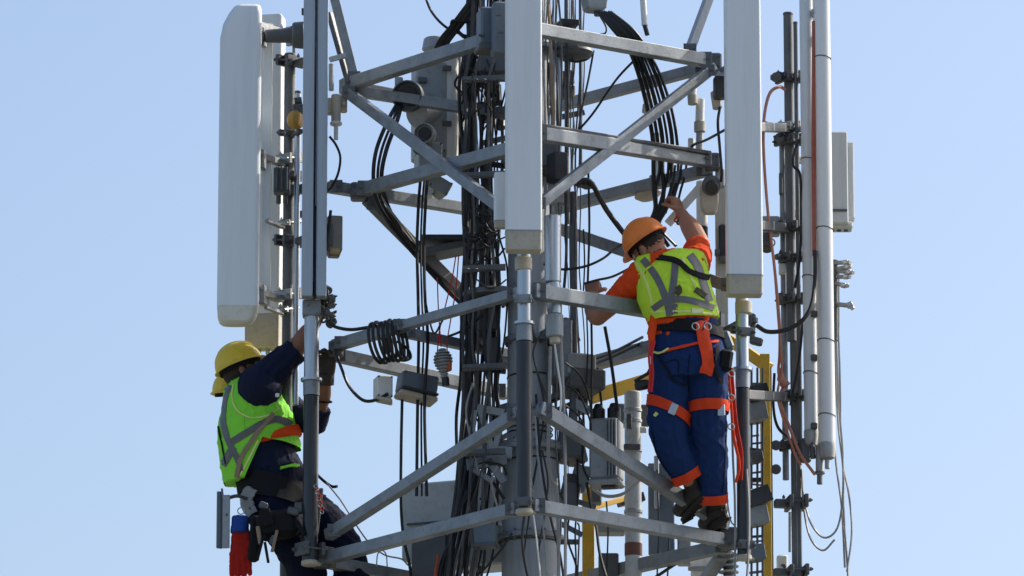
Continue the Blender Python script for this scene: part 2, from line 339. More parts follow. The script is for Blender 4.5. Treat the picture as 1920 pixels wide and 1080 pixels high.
# ------------------------------------------------------------ panel antennas
def panel(label, px, d, top, bot, w, dep, rad, yaw=0, cap=36, ma=WHITE, capm=BEIGE, conn=3, dome=False, domet=None, name='panel_antenna', group=None, dx=0):
    x = P(px, (max(top, 0)+bot)/2, d).x; z = lambda py: P(px, py, d).z
    t = thing(name, label, 'antenna', (x, d, z(bot)), group)
    sd = Matrix.Rotation(R(yaw), 3, 'Z')@V((1, 0, 0)); c = V((x, d, 0)); H = z(top); L0 = z(bot)
    if dome:
        lv = [(L0, (.30, .25), -w*.1, 0), (L0+.006, (.62, .55), -w*.07, 0), (L0+.02, (.80, .8), -w*.04, 0), (L0+.05, (.93, .93), -w*.02, 0), (L0+.10, (.99, .99)), (L0+.14, 1), (H-.2, 1), (H-.12, (.93, .97), w*.035, 0), (H-.06, (.80, .92), w*.10, 0), (H-.02, (.66, .8), w*.15, 0), (H-.004, (.55, .55), w*.18, 0), (H, (.45, .3), w*.2, 0)]
        m = MB(); m.rprism(c, (0, 0, 1), sd, w/2, dep/2, [l for l in lv if l[0] >= L0+.1], rad, 6); mk('radome', m, ma, t)
        m = MB(); m.rprism(c, (0, 0, 1), sd, w/2-.0015, dep/2-.0015, [l for l in lv if l[0] <= L0+.10]+[(L0+.1005, .99)], rad, 6); mk('bottom_cap', m, capm, t)
    else:
        zc_ = z(bot-cap)
        m = MB(); m.rprism(c, (0, 0, 1), sd, w/2, dep/2, [(zc_+.001, .97), (zc_+.004, 1), (H-.01, 1), (H, .93)], rad, 5); mk('radome', m, ma, t)
        m = MB(); m.rprism(c, (0, 0, 1), sd, w/2-.001, dep/2-.001, [(L0, .94), (L0+.006, .985), (zc_, 1)], rad, 5); mk('bottom_cap', m, capm, t)
        m = MB(); m.rprism(c, (0, 0, 1), sd, w/2+.0015, dep/2+.0015, [(zc_-.003, 1), (zc_+.003, 1)], rad, 5); mk('cap_seam', m, ALU, t)
    w_ = V((0, 0, 1)).cross(sd)
    for k in range(conn):
        q = c+sd*((k-(conn-1)/2)*w*.26)+V((0, 0, L0)); m = MB()
        m.cyl(q+V((0, 0, -.03)), q+V((0, 0, .012)), .013, n=12); m.cyl(q+V((0, 0, -.055)), q+V((0, 0, -.03)), .009, n=10); mk('connector', m, ALU, t)
    return t, x, z, sd
A1, x1, z1, s1 = panel('big rounded white panel antenna far left with slanted top, front of its pair', 449, .05, 10, 612, .225, .15, .034, 3, dome=True, capm=mat('ivory_cap', (.68, .68, .60), .5, 0, .08, 6, dirt=(.3, .26, .15), dirt_amt=.4), conn=0)
m = MB(); m.box((P(500, 300, .2).x, .2, (P(500, 45, .2).z+P(500, 575, .2).z)/2), .052, .03, P(500, 45, .2).z-P(500, 575, .2).z, None, .004); bp = mk('back_channel', m, WHITE, A1)
m = MB(); m.box((P(508.5, 300, .19).x, .18, (P(508, 60, .2).z+P(508, 570, .2).z)/2), .006, .02, P(508, 60, .2).z-P(508, 570, .2).z, None, .001); mk('channel_edge_highlight', m, WHITE2, bp)  # pale strip added to imitate the sunlit line at the channel's edge
A2, x2, z2, s2 = panel('slimmer white panel antenna standing behind the big rounded one at far left', 497, .58, 32, 655, .195, .11, .014, -10, cap=62, ma=WHITE2, capm=BEIGE, conn=2)
A3, x3, z3, s3 = panel('flat white panel antenna in the middle, in front of the mast', 981.5, -1.2, -70, 472, .188, .10, .014, 3, conn=0)
A4, x4, z4, s4 = panel('flat white panel antenna at the right, above the right worker’s pole'.replace('’', "'"), 1393.5, -.55, -70, 555, .190, .10, .014, 3, conn=0)
A5, x5, z5, s5 = panel('short white panel antenna half hidden left of the middle panel', 946, -1.0, 325, 428, .11, .06, .012, 5, cap=12, conn=0)
for q, (xx, zf, yy, pc_) in enumerate(((x3, z3, -1.2, (30, 420)), (x4, z4, -.55, (80, 500)))):
    for py in pc_:
        m = MB(); m.box((xx, yy+.075, zf(py)), .09, .05, .07, None, .006); mk('mounting_bracket', m, ALU, (A3, A4)[q])
# ends where panel meets pole
for xx, yy, zf, py, par in ((x3, -1.06, z3, 474, A3), (x4, -.4, z4, 556, A4)):
    m = MB(); m.cyl((xx, yy, zf(py)-.06), (xx, yy, zf(py)+.01), .045, n=20); mk('socket', m, BEIGE, par)
# brackets of the left pair, and their pole
def pole(label, px, d, top, bot, r, ma=STEELD, name='steel_pole', cat='pole', group=None, n=20, cap=True):
    x = P(px, (top+bot)/2, d).x; z = lambda py: P(px, py, d).z
    t = thing(name, label, cat, (x, d, z(bot)), group)
    m = MB(); m.cyl((x, d, z(bot)), (x, d, z(top)), r, n=n); mk('tube', m, ma, t)
    if cap:
        m = MB(); m.cyl((x, d, z(top)-.002), (x, d, z(top)+.012), r*1.08, n=n); mk('top_cap', m, BRACK, t)
    return t, x, z
PLa, xa, za = pole('dark pole left of the twin rail, behind the two left panel antennas', 539, .3, 105, 1150, .030, STEELD)
PLb, xb, zb = pole('pale tube close behind the left twin rail', 556, .22, 175, 760, .017, CHROME)
PLb2, xb2, zb2 = pole('second thin pale tube just right of the dark left pole', 549, .36, 60, 700, .010, STEEL)
clamp('clamp', (xa, .3, za(68)), .03, (x1+.09, .1, za(68)), PLa, ALU, .08, .075)
m = MB(); m.cyl(P(548, 66, .1), P(572, 66, .1), .07, .075, 24); m.cyl(P(545, 66, .1), P(549, 66, .1), .05, n=24); m.cyl(P(497, 68, .08), P(547, 66, .1), .036, .042, 20); mk('swivel_joint', m, BOXD, PLa)
for py, ma, w, tx in ((115, BRACK, .08, 590), (298, ALU, .07, 488), (418, ALU, .05, 500), (452, BRACK, .08, 575), (553, ALU, .08, 488), (580, ALU, .04, 498), (250, BRACK, .06, 565), (330, BRACK, .09, 545)):
    clamp('clamp', (xa, .3, za(py)), .031, P(tx, py+(3 if tx < 540 else 0), .12 if tx < 540 else .15), PLa, ma, w, .06 if w > .06 else .035)
for py in (70, 300, 553):
    m = MB(); m.box(P(492, py, .12), .035, .06, .11, Matrix.Rotation(R(-16), 3, 'Z'), .006); m.bolt(P(492, py-12, .09), (0, -1, 0), .01, .02); mk('hinge_plate', m, ALU, A1)
def slot_box(label, px, py, d, w, dep, h, ma, yaw=0, name='radio_unit', fins=0, lid=None, group=None, ry=0, conns=0, cat='radio box'):
    t = thing(name, label, cat, P(px, py, d), group); rot = Matrix.Rotation(R(yaw), 3, 'Z')@Matrix.Rotation(R(ry), 3, 'Y'); c = P(px, py, d)
    m = MB(); m.box(c, w, dep, h, rot, min(w, dep, h)*.07); mk('housing', m, ma, t)
    if fins:
        for k in range(fins):
            m = MB(); u = (k+.5)/fins-.5; m.box(c+rot@V((u*w*.9, -dep/2-.012, 0)), w/fins*.35, .03, h*.92, rot, .002); mk('cooling_fin', m, ma, t)
    if lid:
        m = MB(); m.box(c+rot@V((0, 0, -h/2-.008)), w*1.04, dep*1.04, .022, rot, .004); mk('base_lid', m, lid, t)
    for k in range(conns):
        m = MB(); q = c+rot@V((((k+.5)/conns-.5)*w*.8, 0, -h/2-.01)); m.cyl(q, q-V((0, 0, .045)), .013, n=12); mk('connector', m, BRACK, t)
    m = MB()
    for sx in (-1, 1):
        for sz in (-1, 1): m.bolt(c+rot@V((sx*w*.42, -dep/2, sz*h*.43)), rot@V((0, -1, 0)), .006, .008)
    mk('screws', m, BRACK, t)['kind'] = 'stuff'
    return t
slot_box('small black slotted unit on the dark left pole at mid height of the big panel', 529, 340, .18, .09, .08, .14, BOXD, fins=3, conns=2)
t = thing('sensor_unit', 'small yellow-brown sensor head behind the left twin rail near the top', 'sensor', P(556, 222, .15))
m = MB(); m.lathe(P(548, 225, .15), (.9, -.4, -.1), [(.028, -.02), (.05, 0), (.055, .03), (.04, .055), (.02, .06)], 20); mk('head', m, mat('ochre_plastic', (.42, .24, .05), .5, 0), t)
m = MB(); m.box(P(560, 205, .15), .07, .06, .05, None, .008); m.cyl(P(552, 190, .15), P(566, 188, .15), .02); mk('mount', m, BRACK, t)

# twin rail antenna on the left pole
x = P(592, 280, -.1).x; t = thing('twin_rail_antenna', 'tall twin aluminium rail with a dark slot, on the left pole above the left worker', 'antenna', (x, -.1, P(592, 560, -.1).z))
zt, zbm = P(592, -70, -.1).z, P(592, 558, -.1).z
RAIL = mat('anodised_rail', (.40, .44, .48), .38, .35, .06, 4, streak=True, dirt=grime, dirt_amt=.2)
for s, w, off in ((-1, .060, -.040), (1, .052, .036)):
    m = MB(); m.rprism((x+off, -.1, 0), (0, 0, 1), (1, 0, 0), w/2, .045, [(zbm, .97), (zbm+.004, 1), (zt, 1)], .006, 3); mk('rail', m, RAIL, t)
m = MB(); m.box((x+.004, -.075, (zt+zbm)/2), .02, .05, zt-zbm-.01, None, .002); mk('slot_lining', m, BLACKM, t)
for xo in (-.0115, .0115, .0605):
    m = MB(); m.box((x+xo, -.146, (zt+zbm)/2), .004, .006, zt-zbm-.02, None, .001); mk('rail_edge_highlight', m, CHROME, t)  # thin bright strips added as highlights along the rail edges
m = MB(); m.cyl((x+.004, -.128, zbm+.5), (x+.004, -.128, zt), .004, n=8); mk('slot_wire', m, CHROME, t)
for py in (20, 205, 400): 
    m = MB(); m.box((x-.075, -.08, P(592, py, -.1).z), .016, .03, .035, None, .003); m.bolt((x-.075, -.095, P(592, py, -.1).z), (0, -1, 0), .006, .01); mk('end_bolt_tab', m, BRACK, t)
# side box on the rail
t = thing('junction_box', 'brown-based grey junction box on the right side of the left twin rail', 'junction box', P(626, 447, .0))
m = MB(); m.rprism(P(626, 447, .0), (0, 0, 1), (1, .2, 0), .040, .05, [(-.105, (.7, .5), 0, 0), (-.07, 1), (.11, 1), (.115, .93)], .01, 3); mk('housing', m, mat('taupe_housing', (.20, .185, .16), .5, 0, .2, 20), t)
m = MB(); m.box(P(618, 440, -.06), .035, .02, .12, None, .004); mk('cover', m, BOXD, t); m = MB(); m.box(P(628, 472, -.03), .055, .06, .03, None, .005); mk('foot', m, mat('ochre_base', (.40, .30, .14), .6), t)
# top right of the rail: cylinder with beige unit
t = thing('whip_antenna', 'beige cylinder unit right of the left twin rail near the first ring corner', 'antenna', P(632, 230, .05))
m = MB(); m.cyl(P(621, 170, .05), P(621, 120, .05), .014); mk('rod', m, ALU, t); m = MB(); m.cyl(P(630, 230, .03), P(630, 178, .03), .026, n=16); m.box(P(621, 200, .05), .05, .05, .09, None, .006); mk('body', m, BEIGE, t)
m = MB(); m.cyl(P(630, 262, .03), P(630, 234, .03), .012); m.cyl(P(630, 235, .03), P(630, 229, .03), .033); mk('lower_socket', m, WHITE2, t)
m = MB(); m.beam(P(618, 112, .08), P(648, 104, .1), .02, .03); mk('arm', m, ALU, t)
m = MB(); m.box(P(644, 195, .1), .04, .06, .09, None, .006); m.bolt(P(644, 195, .06), (0, -1, 0), .012, .02); mk('corner_shoe', m, BEIGE, t)
# knot of clamps on the left pole by the worker's hand
t = thing('clamp_cluster', 'knot of dark metal clamps on the left pole above the worker\'s hand', 'clamp', P(608, 570, .0))
rr = random.Random(3)
for k in range(14):
    m = MB(); px, py = rr.uniform(600, 622), rr.uniform(540, 612); c = P(px, py, rr.uniform(-.05, .08)); ax = V((rr.uniform(-1, 1), rr.uniform(-1, 1), rr.uniform(-.4, .4))).normalized()
    if k % 3 == 0: m.cyl(c-ax*.025, c+ax*.025, rr.uniform(.015, .03), n=12)
    elif k % 3 == 1: m.box(c, .05, .035, .03, ax.to_track_quat('X', 'Z').to_matrix(), .005)
    else: m.torus(c, ax, .022, .006, 14, 6)
    m.bolt(c+ax*.02, ax, .009, .022); mk('clamp_piece', m, BRACK if k % 2 else STEELD, t)

# cable hangers across the bundle
for py in (150, 330, 505, 690, 850):
    m = MB(); m.beam(P(868, py, -.30), P(948, py-4, -.30), .02, .035, .002)
    for k in range(5): q = P(874+k*16, py, -.32); m.torus(q, (0, 0, 1), .016, .004, 12, 6)
    mk('cable_hanger', m, STEELD if py % 4 else BRACK, tower)

m = MB(); m.beam(P(541, 356, .3), P(618, 352, .14), .05); mk('outrigger_arm', m, STEELD, tower)
m = MB(); m.beam(P(541, 1040, .3), P(604, 1050, .14), .05); mk('outrigger_arm', m, STEELD, tower)
# ------------------------------------------------------------ right-hand cluster of poles and tube antennas
PR1, xr1, zr1 = pole('dark steel pole right of the right panel antenna, with open top', 1481, .25, 28, 640, .026, STEELD)
PR2, xr2, zr2 = pole('square steel post running down past the hanging grey cables at right', 1494, .32, 850, 1150, .028, STEEL, n=4, cap=False)
m = MB(); m.box((xr2, .32, (zr2(560)+zr2(1180))/2), .05, .05, zr2(560)-zr2(1180), None, .004); mk('square_tube', m, STEELD, PR2)
PR3, xr3, zr3 = pole('shorter blue-grey pole just left of the dark steel pole at right', 1470, .3, 250, 900, .017, STEEL)
PR4, xr4, zr4 = pole('dark thin pole between the dark steel pole and the white tube antennas', 1496, .2, 45, 830, .012, STEELD)
for py, ax_, d0, ma, w in ((145, 1448, .2, BRACK, .09), (238, 1430, .1, ALU, .07), (262, 1462, .2, BRACK, .10), (425, 1440, .1, BRACK, .10), (482, 1455, .2, BRACK, .06), (560, 1462, .2, BRACK, .09), (742, 1452, .2, BRACK, .08), (835, 1462, .2, BRACK, .08)):
    clamp('clamp', (xr1, .25, zr1(py)), .027, P(ax_, py, d0), PR1, ma, w, .05)
    clamp('clamp', (xr1, .25, zr1(py)), .027, P(1520, py+5, .15), PR1, ma, w*.8, .04)
for py, pz in ((240, 238), (428, 420), (745, 740)):
    m = MB(); m.beam(P(1478, py, .25), P(1396, pz, -.36), .045, .05); mk('outrigger_arm', m, STEELD if py > 300 else ALU, PR1)
for py in (145, 835, 880):
    m = MB(); m.cyl(P(1455, py, .12), P(1455, py, .28), .028, n=14); mk('clamp_roller', m, BRACK, PR1)
clamp('clamp', (xr2, .32, zr2(943)), .03, P(1452, 945, .3), PR2, BRACK, .1, .07); clamp('clamp', (xr2, .32, zr2(1072)), .03, P(1450, 1074, .3), PR2, BRACK, .1, .06)
m = MB(); m.cyl(P(1481, 960, .25), P(1481, 1035, .25), .008, n=8); mk('drop_rod', m, ALU, PR2)
m = MB(); m.box(P(1464, 345, .28), .02, .04, .12, None, .004); mk('side_tab', m, STEELD, PR3)
def tubeant(label, px, d, bot, r, ma):
    x = P(px, bot/2, d).x; z = lambda py: P(px, py, d).z
    t = thing('tube_antenna', label, 'antenna', (x, d, z(bot)))
    m = MB(); m.cyl((x, d, z(bot-30)), (x, d, z(-70)), r, n=28); mk('radome_tube', m, ma, t)
    m = MB(); m.lathe((x, d, 0), (0, 0, 1), [(r*.5, z(bot)), (r*.9, z(bot)+.01), (r+.003, z(bot-20)), (r+.003, z(bot-30)), (r, z(bot-31))], 24); mk('base_cap', m, ALU, t)
    m = MB(); m.cyl((x, d, z(bot)-.05), (x, d, z(bot)+.005), .014, n=12); mk('connector', m, ALU, t)
    for py in (300, 520, 700) if px < 1530 else (110, 430, 640, 780):
        m = MB(); m.torus((x, d, z(py)), (.1, .15, 1), r+.001, .0035, 28, 6); mk('tie', m, BRACK, t)
    for py in (60, 560):
        m = MB(); m.box((x, d+r+.02, z(py)), .03, .05, .04, None, .004); mk('mount', m, ALU, t)
    return t
tubeant('white tube antenna left of the red cable at right', 1516, .12, 838, .036, mat('tube_white', (.62, .66, .69), .36, 0, .05, 3, streak=True, dirt=grime, dirt_amt=.15))
tubeant('white tube antenna right of the red cable, outermost of the two tubes', 1546, .06, 862, .044, mat('tube_white_outer', (.70, .72, .73), .36, 0, .05, 3, streak=True, dirt=grime, dirt_amt=.15))
t = thing('backing_strip', 'cream flat strip behind the red cable between the two white tube antennas', 'mounting strip', P(1532, 840, .2))
m = MB(); m.box((P(1532, 400, .2).x, .2, (P(1532, -70, .2).z+P(1532, 850, .2).z)/2), .07, .015, P(1532, -70, .2).z-P(1532, 850, .2).z, None, .003); mk('strip', m, mat('cream_strip', (.45, .43, .36), .5, 0, .1, 5, streak=True, dirt=(.2, .17, .12), dirt_amt=.4), t)
for py in (25, 590, 672, 800):
    m = MB(); m.box(P(1526, py, .1), .035, .06, .035, None, .005); m.bolt(P(1524, py, .06), (0, -1, 0), .01, .02); mk('cable_clip', m, ALU if py < 100 else BRACK, t)
t = thing('cable_gland', 'small cluster of grey connectors hanging under the two tube antennas', 'connector', P(1535, 905, .1))
m = MB(); m.cyl(P(1537, 890, .1), P(1537, 835, .1), .022, n=16); mk('body', m, ALU, t); m = MB(); m.cyl(P(1537, 908, .1), P(1537, 886, .1), .015, n=12); m.cyl(P(1537, 889, .1), P(1537, 884, .1), .028, n=16); mk('nut', m, STEELD, t)
m = MB(); m.box(P(1510, 845, .15), .06, .06, .13, None, .01); m.cyl(P(1525, 860, .1), P(1520, 815, .1), .014); m.cyl(P(1545, 855, .1), P(1552, 835, .1), .018); mk('clamp_body', m, BRACK, t)
# radio box at far right
t = thing('radio_unit', 'pale grey radio box behind the outermost tube antenna at far right', 'radio box', P(1575, 430, .55))
def vbox(c1, c2, d, dep, ma, name, par, b=.006, yaw=0):
    a = P(c1[0], c1[1], d); q = P(c2[0], c2[1], d); c = (a+q)/2; m = MB(); m.box((c.x, d, c.z), abs(q.x-a.x), dep, abs(a.z-q.z), Matrix.Rotation(R(yaw), 3, 'Z') if yaw else None, b); return mk(name, m, ma, par)
PALEB = mat('pale_box_paint', (.55, .57, .57), .5, 0, .06, 4, .03, streak=True, dirt=grime, dirt_amt=.2)
vbox((1552, 253), (1590, 424), .5, .14, PALEB, 'housing', t); vbox((1584, 270), (1602, 414), .56, .10, PALEB, 'side_cover', t)
a = P(1552, 394, .425); vbox((1553, 392), (1589, 396), .425, .01, BOXD, 'seam', t, .001); vbox((1556, 420), (1598, 431), .53, .12, PALEB, 'base_lid', t)
for k in range(3):
    m = MB(); q = P(1560+k*13, 430, .53); m.cyl(q-V((0, 0, .012)), q, .012, n=10); mk('connector', m, BRACK, t)
vbox((1540, 300), (1560, 330), .45, .05, ALU, 'mounting_bracket', t)
for py in (300, 400):
    m = MB(); m.beam(P(1483, py, .27), P(1560, py, .5), .03, .04); mk('mounting_arm', m, STEELD, t)
t = thing('connector_cluster', 'fan of five small grey connector stubs right of the tube antennas', 'connector', P(1565, 560, .3))
m = MB(); m.cyl(P(1565, 640, .3), P(1565, 488, .3), .02, n=12); m.cyl(P(1571, 620, .32), P(1571, 505, .32), .01, n=10); mk('stem', m, BRACK, t)
m = MB(); m.beam(P(1484, 556, .27), P(1566, 560, .31), .02, .03); mk('mounting_arm', m, STEELD, t)
for (a, b) in (((1562, 493), (1594, 492)), ((1566, 505), (1597, 499)), ((1568, 508), (1600, 511)), ((1566, 519), (1594, 519)), ((1564, 531), (1590, 536))):
    m = MB(); m.cyl(P(a[0], a[1], .3), P(b[0], b[1], .22), .012, n=12); q = P(b[0], b[1], .22); m.cyl(P(b[0]-12, (a[1]+b[1])/2+(b[1]-a[1])*.2, .24), P(b[0]-4, b[1], .23), .015, n=12); mk('stub', m, ALU, t)
m = MB(); m.cyl(P(1566, 570, .3), P(1592, 573, .24), .013); m.cyl(P(1588, 574, .24), P(1598, 570, .24), .018); m.cyl(P(1594, 572, .24), P(1600, 580, .24), .012); mk('elbow_stub', m, ALU, t)

# ------------------------------------------------------------ radio units in the upper left of the mast
t = slot_box('tall grey radio unit with a big dark round port, upper left of the mast', 804, 212, .30, .17, .18, .54, BOXG, 10, name='ported_radio_unit')
m = MB(); m.cyl(P(844, 300, .28), P(844, 112, .28), .045, n=28); mk('side_column', m, WHITE2, t); m = MB(); m.cyl(P(864, 290, .36), P(864, 125, .36), .022, n=20); mk('side_column', m, BOXG, t)
for py, px in ((128, 838), (150, 792), (232, 838), (300, 812)):
    m = MB(); m.box(P(px, py, .19), .05, .02, .03, Matrix.Rotation(R(12), 3, 'Z'), .003); mk('hinge', m, BOXD, t)
m = MB(); m.box(P(748, 158, .2), .045, .06, .07, None, .006); mk('side_bracket', m, BOXG, t)
for (px, py, r) in ((768, 182, .085), (800, 252, .055)):
    c = P(px, py, .13); m = MB(); m.lathe(c, (-.25, -.95, -.12), [(r*.75, .0), (r, .0), (r*1.04, .03), (r, .06), (r*.9, .065), (r*.86, .03), (.01, .028)], 28); mk('fan_shroud', m, BOXD if py < 200 else BOXG, t)
    m = MB(); m.lathe(c, (-.25, -.95, -.12), [(r*.5, .034), (r*.62, .036), (r*.62, .044), (r*.5, .046)], 24); mk('port_ring', m, BLACKM, t)
m = MB(); m.cyl(P(780, 212, .16), P(815, 208, .26), .082, .06, 28); mk('fan_duct', m, BOXG, t)
t = slot_box('lower grey radio unit with a small round lens, behind the first crossing brace', 803, 300, .22, .13, .15, .17, BOXG, 12, lid=None)
c = P(790, 276, .13); m = MB(); m.lathe(c, (-.1, -.95, -.15), [(.035, .0), (.045, .0), (.047, .03), (.038, .035), (.034, .02), (.01, .02)], 24); mk('lens_ring', m, BOXD, t)
for k, q in enumerate(((774, 280), (785, 284))):
    m = MB(); c = P(q[0], q[1]+6, .13); 
    for s in (-1, 1): m.beam(c+V((s*.006, 0, .01)), c+V((0, 0, 0)), .003, .002, .0005); m.beam(c, c+V((s*.006, 0, -.01)), .003, .002, .0005)
    mk('white_mark', m, WHITE, t)
t = slot_box('upper finned radio unit right of the fan unit, behind the top left beam', 850, 170, .42, .14, .14, .36, BOXG, -8, fins=6, name='finned_radio_unit')
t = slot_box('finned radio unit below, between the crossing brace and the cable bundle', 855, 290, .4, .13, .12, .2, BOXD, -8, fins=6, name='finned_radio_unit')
t = slot_box('wedge-shaped grey unit hanging under the second ring beam left of the cables', 820, 350, .3, .12, .12, .08, BOXG, 20, ry=28, name='wedge_unit'); 
t = slot_box('small pale box left of the wedge-shaped unit, under the second ring beam', 803, 352, .28, .05, .07, .10, WHITE2, 10, name='small_box')
t = thing('lidded_radio_unit', 'blue-grey radio box at the top, left of the middle panel antenna', 'radio box', P(920, 60, -.85))
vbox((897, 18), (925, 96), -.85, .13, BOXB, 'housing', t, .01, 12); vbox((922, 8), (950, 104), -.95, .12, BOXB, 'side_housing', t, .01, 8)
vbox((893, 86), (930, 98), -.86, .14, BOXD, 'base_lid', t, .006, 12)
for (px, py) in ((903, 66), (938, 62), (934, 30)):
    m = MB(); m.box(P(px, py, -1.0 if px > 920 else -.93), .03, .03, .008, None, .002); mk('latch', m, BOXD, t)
m = MB(); m.cyl(P(815, 95, .3), P(815, 72, .3), .07, .06, 24); m.box(P(830, 85, .3), .08, .08, .06, None, .01)
t = thing('cap_unit', 'rounded grey cap unit above the top left beam by the thick cables', 'cap', P(815, 95, .2)); mk('cap', m, BOXG, t)
t = thing('top_radio_unit', 'grey tapered box at the top edge right of the middle panel antenna', 'radio box', P(1115, 10, -.3))
m = MB(); m.rprism(P(1115, 22, -.3), (0, 0, 1), (1, .3, 0), .062, .06, [(-.0, (.62, .7)), (.015, (.85, .9)), (.09, 1), (.14, 1)], .008, 3); mk('housing', m, BOXG, t)
m = MB(); m.cyl(P(1120, 30, -.3), P(1120, 20, -.3), .018); mk('gland', m, BRACK, t)
# dark clutter near the mast top
for k, (px, py, d, w, dp, h, ma) in enumerate(((1060, 85, -.25, .14, .12, .05, BOXD), (1065, 45, -.2, .1, .1, .03, BLACKM), (1045, 315, -.35, .08, .1, .16, BLACKM), (1045, 360, -.3, .07, .08, .14, BOXG), (1098, 345, -.35, .10, .06, .035, BLACKM))):
    plate('mast_fitting', (px, py, d), w, dp, h, ma, rz=15*k)
m = MB(); m.lathe(P(1075, 100, -.2), (0, 0, -1), [(.10, -.03), (.11, 0), (.09, .025), (.04, .035)], 24); mk('mast_dish', m, BOXD, tower)
m = MB(); m.lathe(P(925, 562, -.1), (0, 0, 1), [(.12, 0), (.17, .005), (.17, .03), (.12, .05)], 30); mk('half_round_tray', m, STEELD, tower)

rf = random.Random(21)
for k in range(30):
    left = k < 18
    px = rf.uniform(868, 942) if left else rf.uniform(1022, 1088); py = rf.uniform(85, 330) if left else rf.uniform(10, 330); c = P(px, py, rf.uniform(-.05, .35)); m = MB()
    if k % 3 == 0: m.box(c, rf.uniform(.04, .09), .06, rf.uniform(.05, .12), Matrix.Rotation(rf.uniform(-.6, .6), 3, 'Z')@Matrix.Rotation(rf.uniform(-.3, .3), 3, 'Y'), .006)
    elif k % 3 == 1: ax = V((rf.uniform(-1, 1), rf.uniform(-.5, .5), rf.uniform(-.5, .5))).normalized(); m.cyl(c-ax*.04, c+ax*.04, rf.uniform(.012, .03), n=14)
    else: m.beam(c-V((.09, 0, rf.uniform(-.04, .04))), c+V((.09, 0, 0)), .02, .03, .003)
    mk('mast_fitting', m, rf.choice((BOXD, BLACKM, BRACK, BOXG, BOXD)), tower)
for k in range(34):
    zone = k % 3
    px, py, d = ((rf.uniform(1058, 1104), rf.uniform(735, 1075), rf.uniform(-.1, .35)), (rf.uniform(880, 948), rf.uniform(590, 880), rf.uniform(0, .3)), (rf.uniform(1020, 1070), rf.uniform(600, 780), rf.uniform(-.1, .1)))[zone]
    c = P(px, py, d); m = MB()
    if k % 2: m.box(c, rf.uniform(.04, .10), .06, rf.uniform(.03, .16), Matrix.Rotation(rf.uniform(-.6, .6), 3, 'Z')@Matrix.Rotation(rf.uniform(-.3, .3), 3, 'Y'), .006)
    else: m.beam(c-V((.07, 0, rf.uniform(-.08, .08))), c+V((.07, 0, 0)), .018, .028, .003)
    mk('mast_fitting', m, rf.choice((BOXD, BRACK, BOXG, STEELD, BOXB)), tower)
# hanging whip antennas and small units at right
def whip(label, pts, d, ma=WHITE2, name='whip_antenna', par=None):
    """pts: (py, radius px) down a vertical/slanted axis"""
    t = thing(name, label, 'antenna', P(pts[-1][0], pts[-1][1], d)); 
    for i in range(len(pts)-1):
        a, b = pts[i], pts[i+1]; m = MB(); m.cyl(P(b[0], b[1], d), P(a[0], a[1], d), b[2]*K, n=18); mk(b[3], m, b[4] if len(b) > 4 else ma, t)
    return t
whip('slanting whip antenna with a black tip hanging from the top edge, right of centre', [(1203, -40), (1209, 48, 6, 'rod'), (1214, 66, 4.5, 'tip', BLACKM)], -.2)
whip('white rod with an elbow shoe just left of the right panel antenna near the top', [(1300, 125), (1298, 178, 8, 'rod'), (1299, 196, 9.5, 'shoe', BEIGE)], .1)
whip('white capped rod below the elbow shoe, left of the right panel antenna', [(1313, 186), (1312, 228, 8.5, 'rod'), (1312, 248, 11, 'collar', BEIGE), (1311, 300, 7, 'lower_rod', ALU)], .15)
whip('short white stub above the second ring\'s right corner', [(1296, 260), (1296, 300, 6.5, 'rod')], .2)
whip('white rod hidden behind the thick cables at upper right', [(1216, 175), (1214, 196, 7, 'rod'), (1212, 212, 9, 'shoe', BEIGE)], .3)
whip('white rod standing on the cap below the second right ring beam', [(1232, 250), (1229, 330, 7, 'rod', mat('pale_rod', (.5, .55, .58), .4)), (1228, 345, 12, 'cap', BOXG)], .3)
whip('bright canister hanging right of the middle tube, in front of the mast', [(1037, 405), (1037, 530, 15, 'upper_can', CHROME), (1040, 548, 13, 'neck', CHROME), (1040, 590, 13.5, 'lower_can', CHROME), (1040, 632, 16, 'bulb', MASTM), (1041, 644, 10, 'tip', BEIGE)], -.85)
# black sensor near the right corner of the top ring
t = thing('black_sensor', 'black sensor with beige back beside the right panel antenna at the top ring', 'sensor', P(1350, 165, -.25))
m = MB(); m.rprism(P(1350, 165, -.3), (0, 0, 1), (1, .3, 0), .032, .03, [(-.06, .9), (-.05, 1), (.05, 1), (.06, .9)], .01, 3); mk('housing', m, BLACKM, t)
m = MB(); m.box(P(1343, 188, -.25), .05, .05, .10, Matrix.Rotation(R(-8), 3, 'Y'), .008); mk('back_shell', m, BEIGE, t); m = MB(); m.box(P(1350, 143, -.25), .05, .04, .04, Matrix.Rotation(R(30), 3, 'Y'), .006); mk('bracket', m, ALU, t)
t = thing('camera_unit', 'beige camera-like unit with dark hood by the second ring\'s right corner', 'camera', P(1335, 370, -.1))
m = MB(); m.rprism(P(1330, 372, -.1), (0, 0, 1), (1, 0, 0), .05, .05, [(-.085, .6), (-.06, .9), (-.02, 1), (.05, 1), (.06, .9)], .012, 3); mk('body', m, BEIGE, t)
m = MB(); m.cyl(P(1335, 345, -.2), P(1332, 355, -.1), .052, .05, 20); mk('hood', m, BOXD, t); m = MB(); m.cyl(P(1335, 352, -.24), P(1335, 350, -.19), .036); mk('lens', m, BLACKM, t)
m = MB(); m.box(P(1350, 335, -.1), .05, .05, .1, None, .006); mk('mount', m, ALU, t)
t = thing('beige_column', 'cream column behind the right worker, running down beside the right panel antenna', 'column', P(1352, 620, .2))
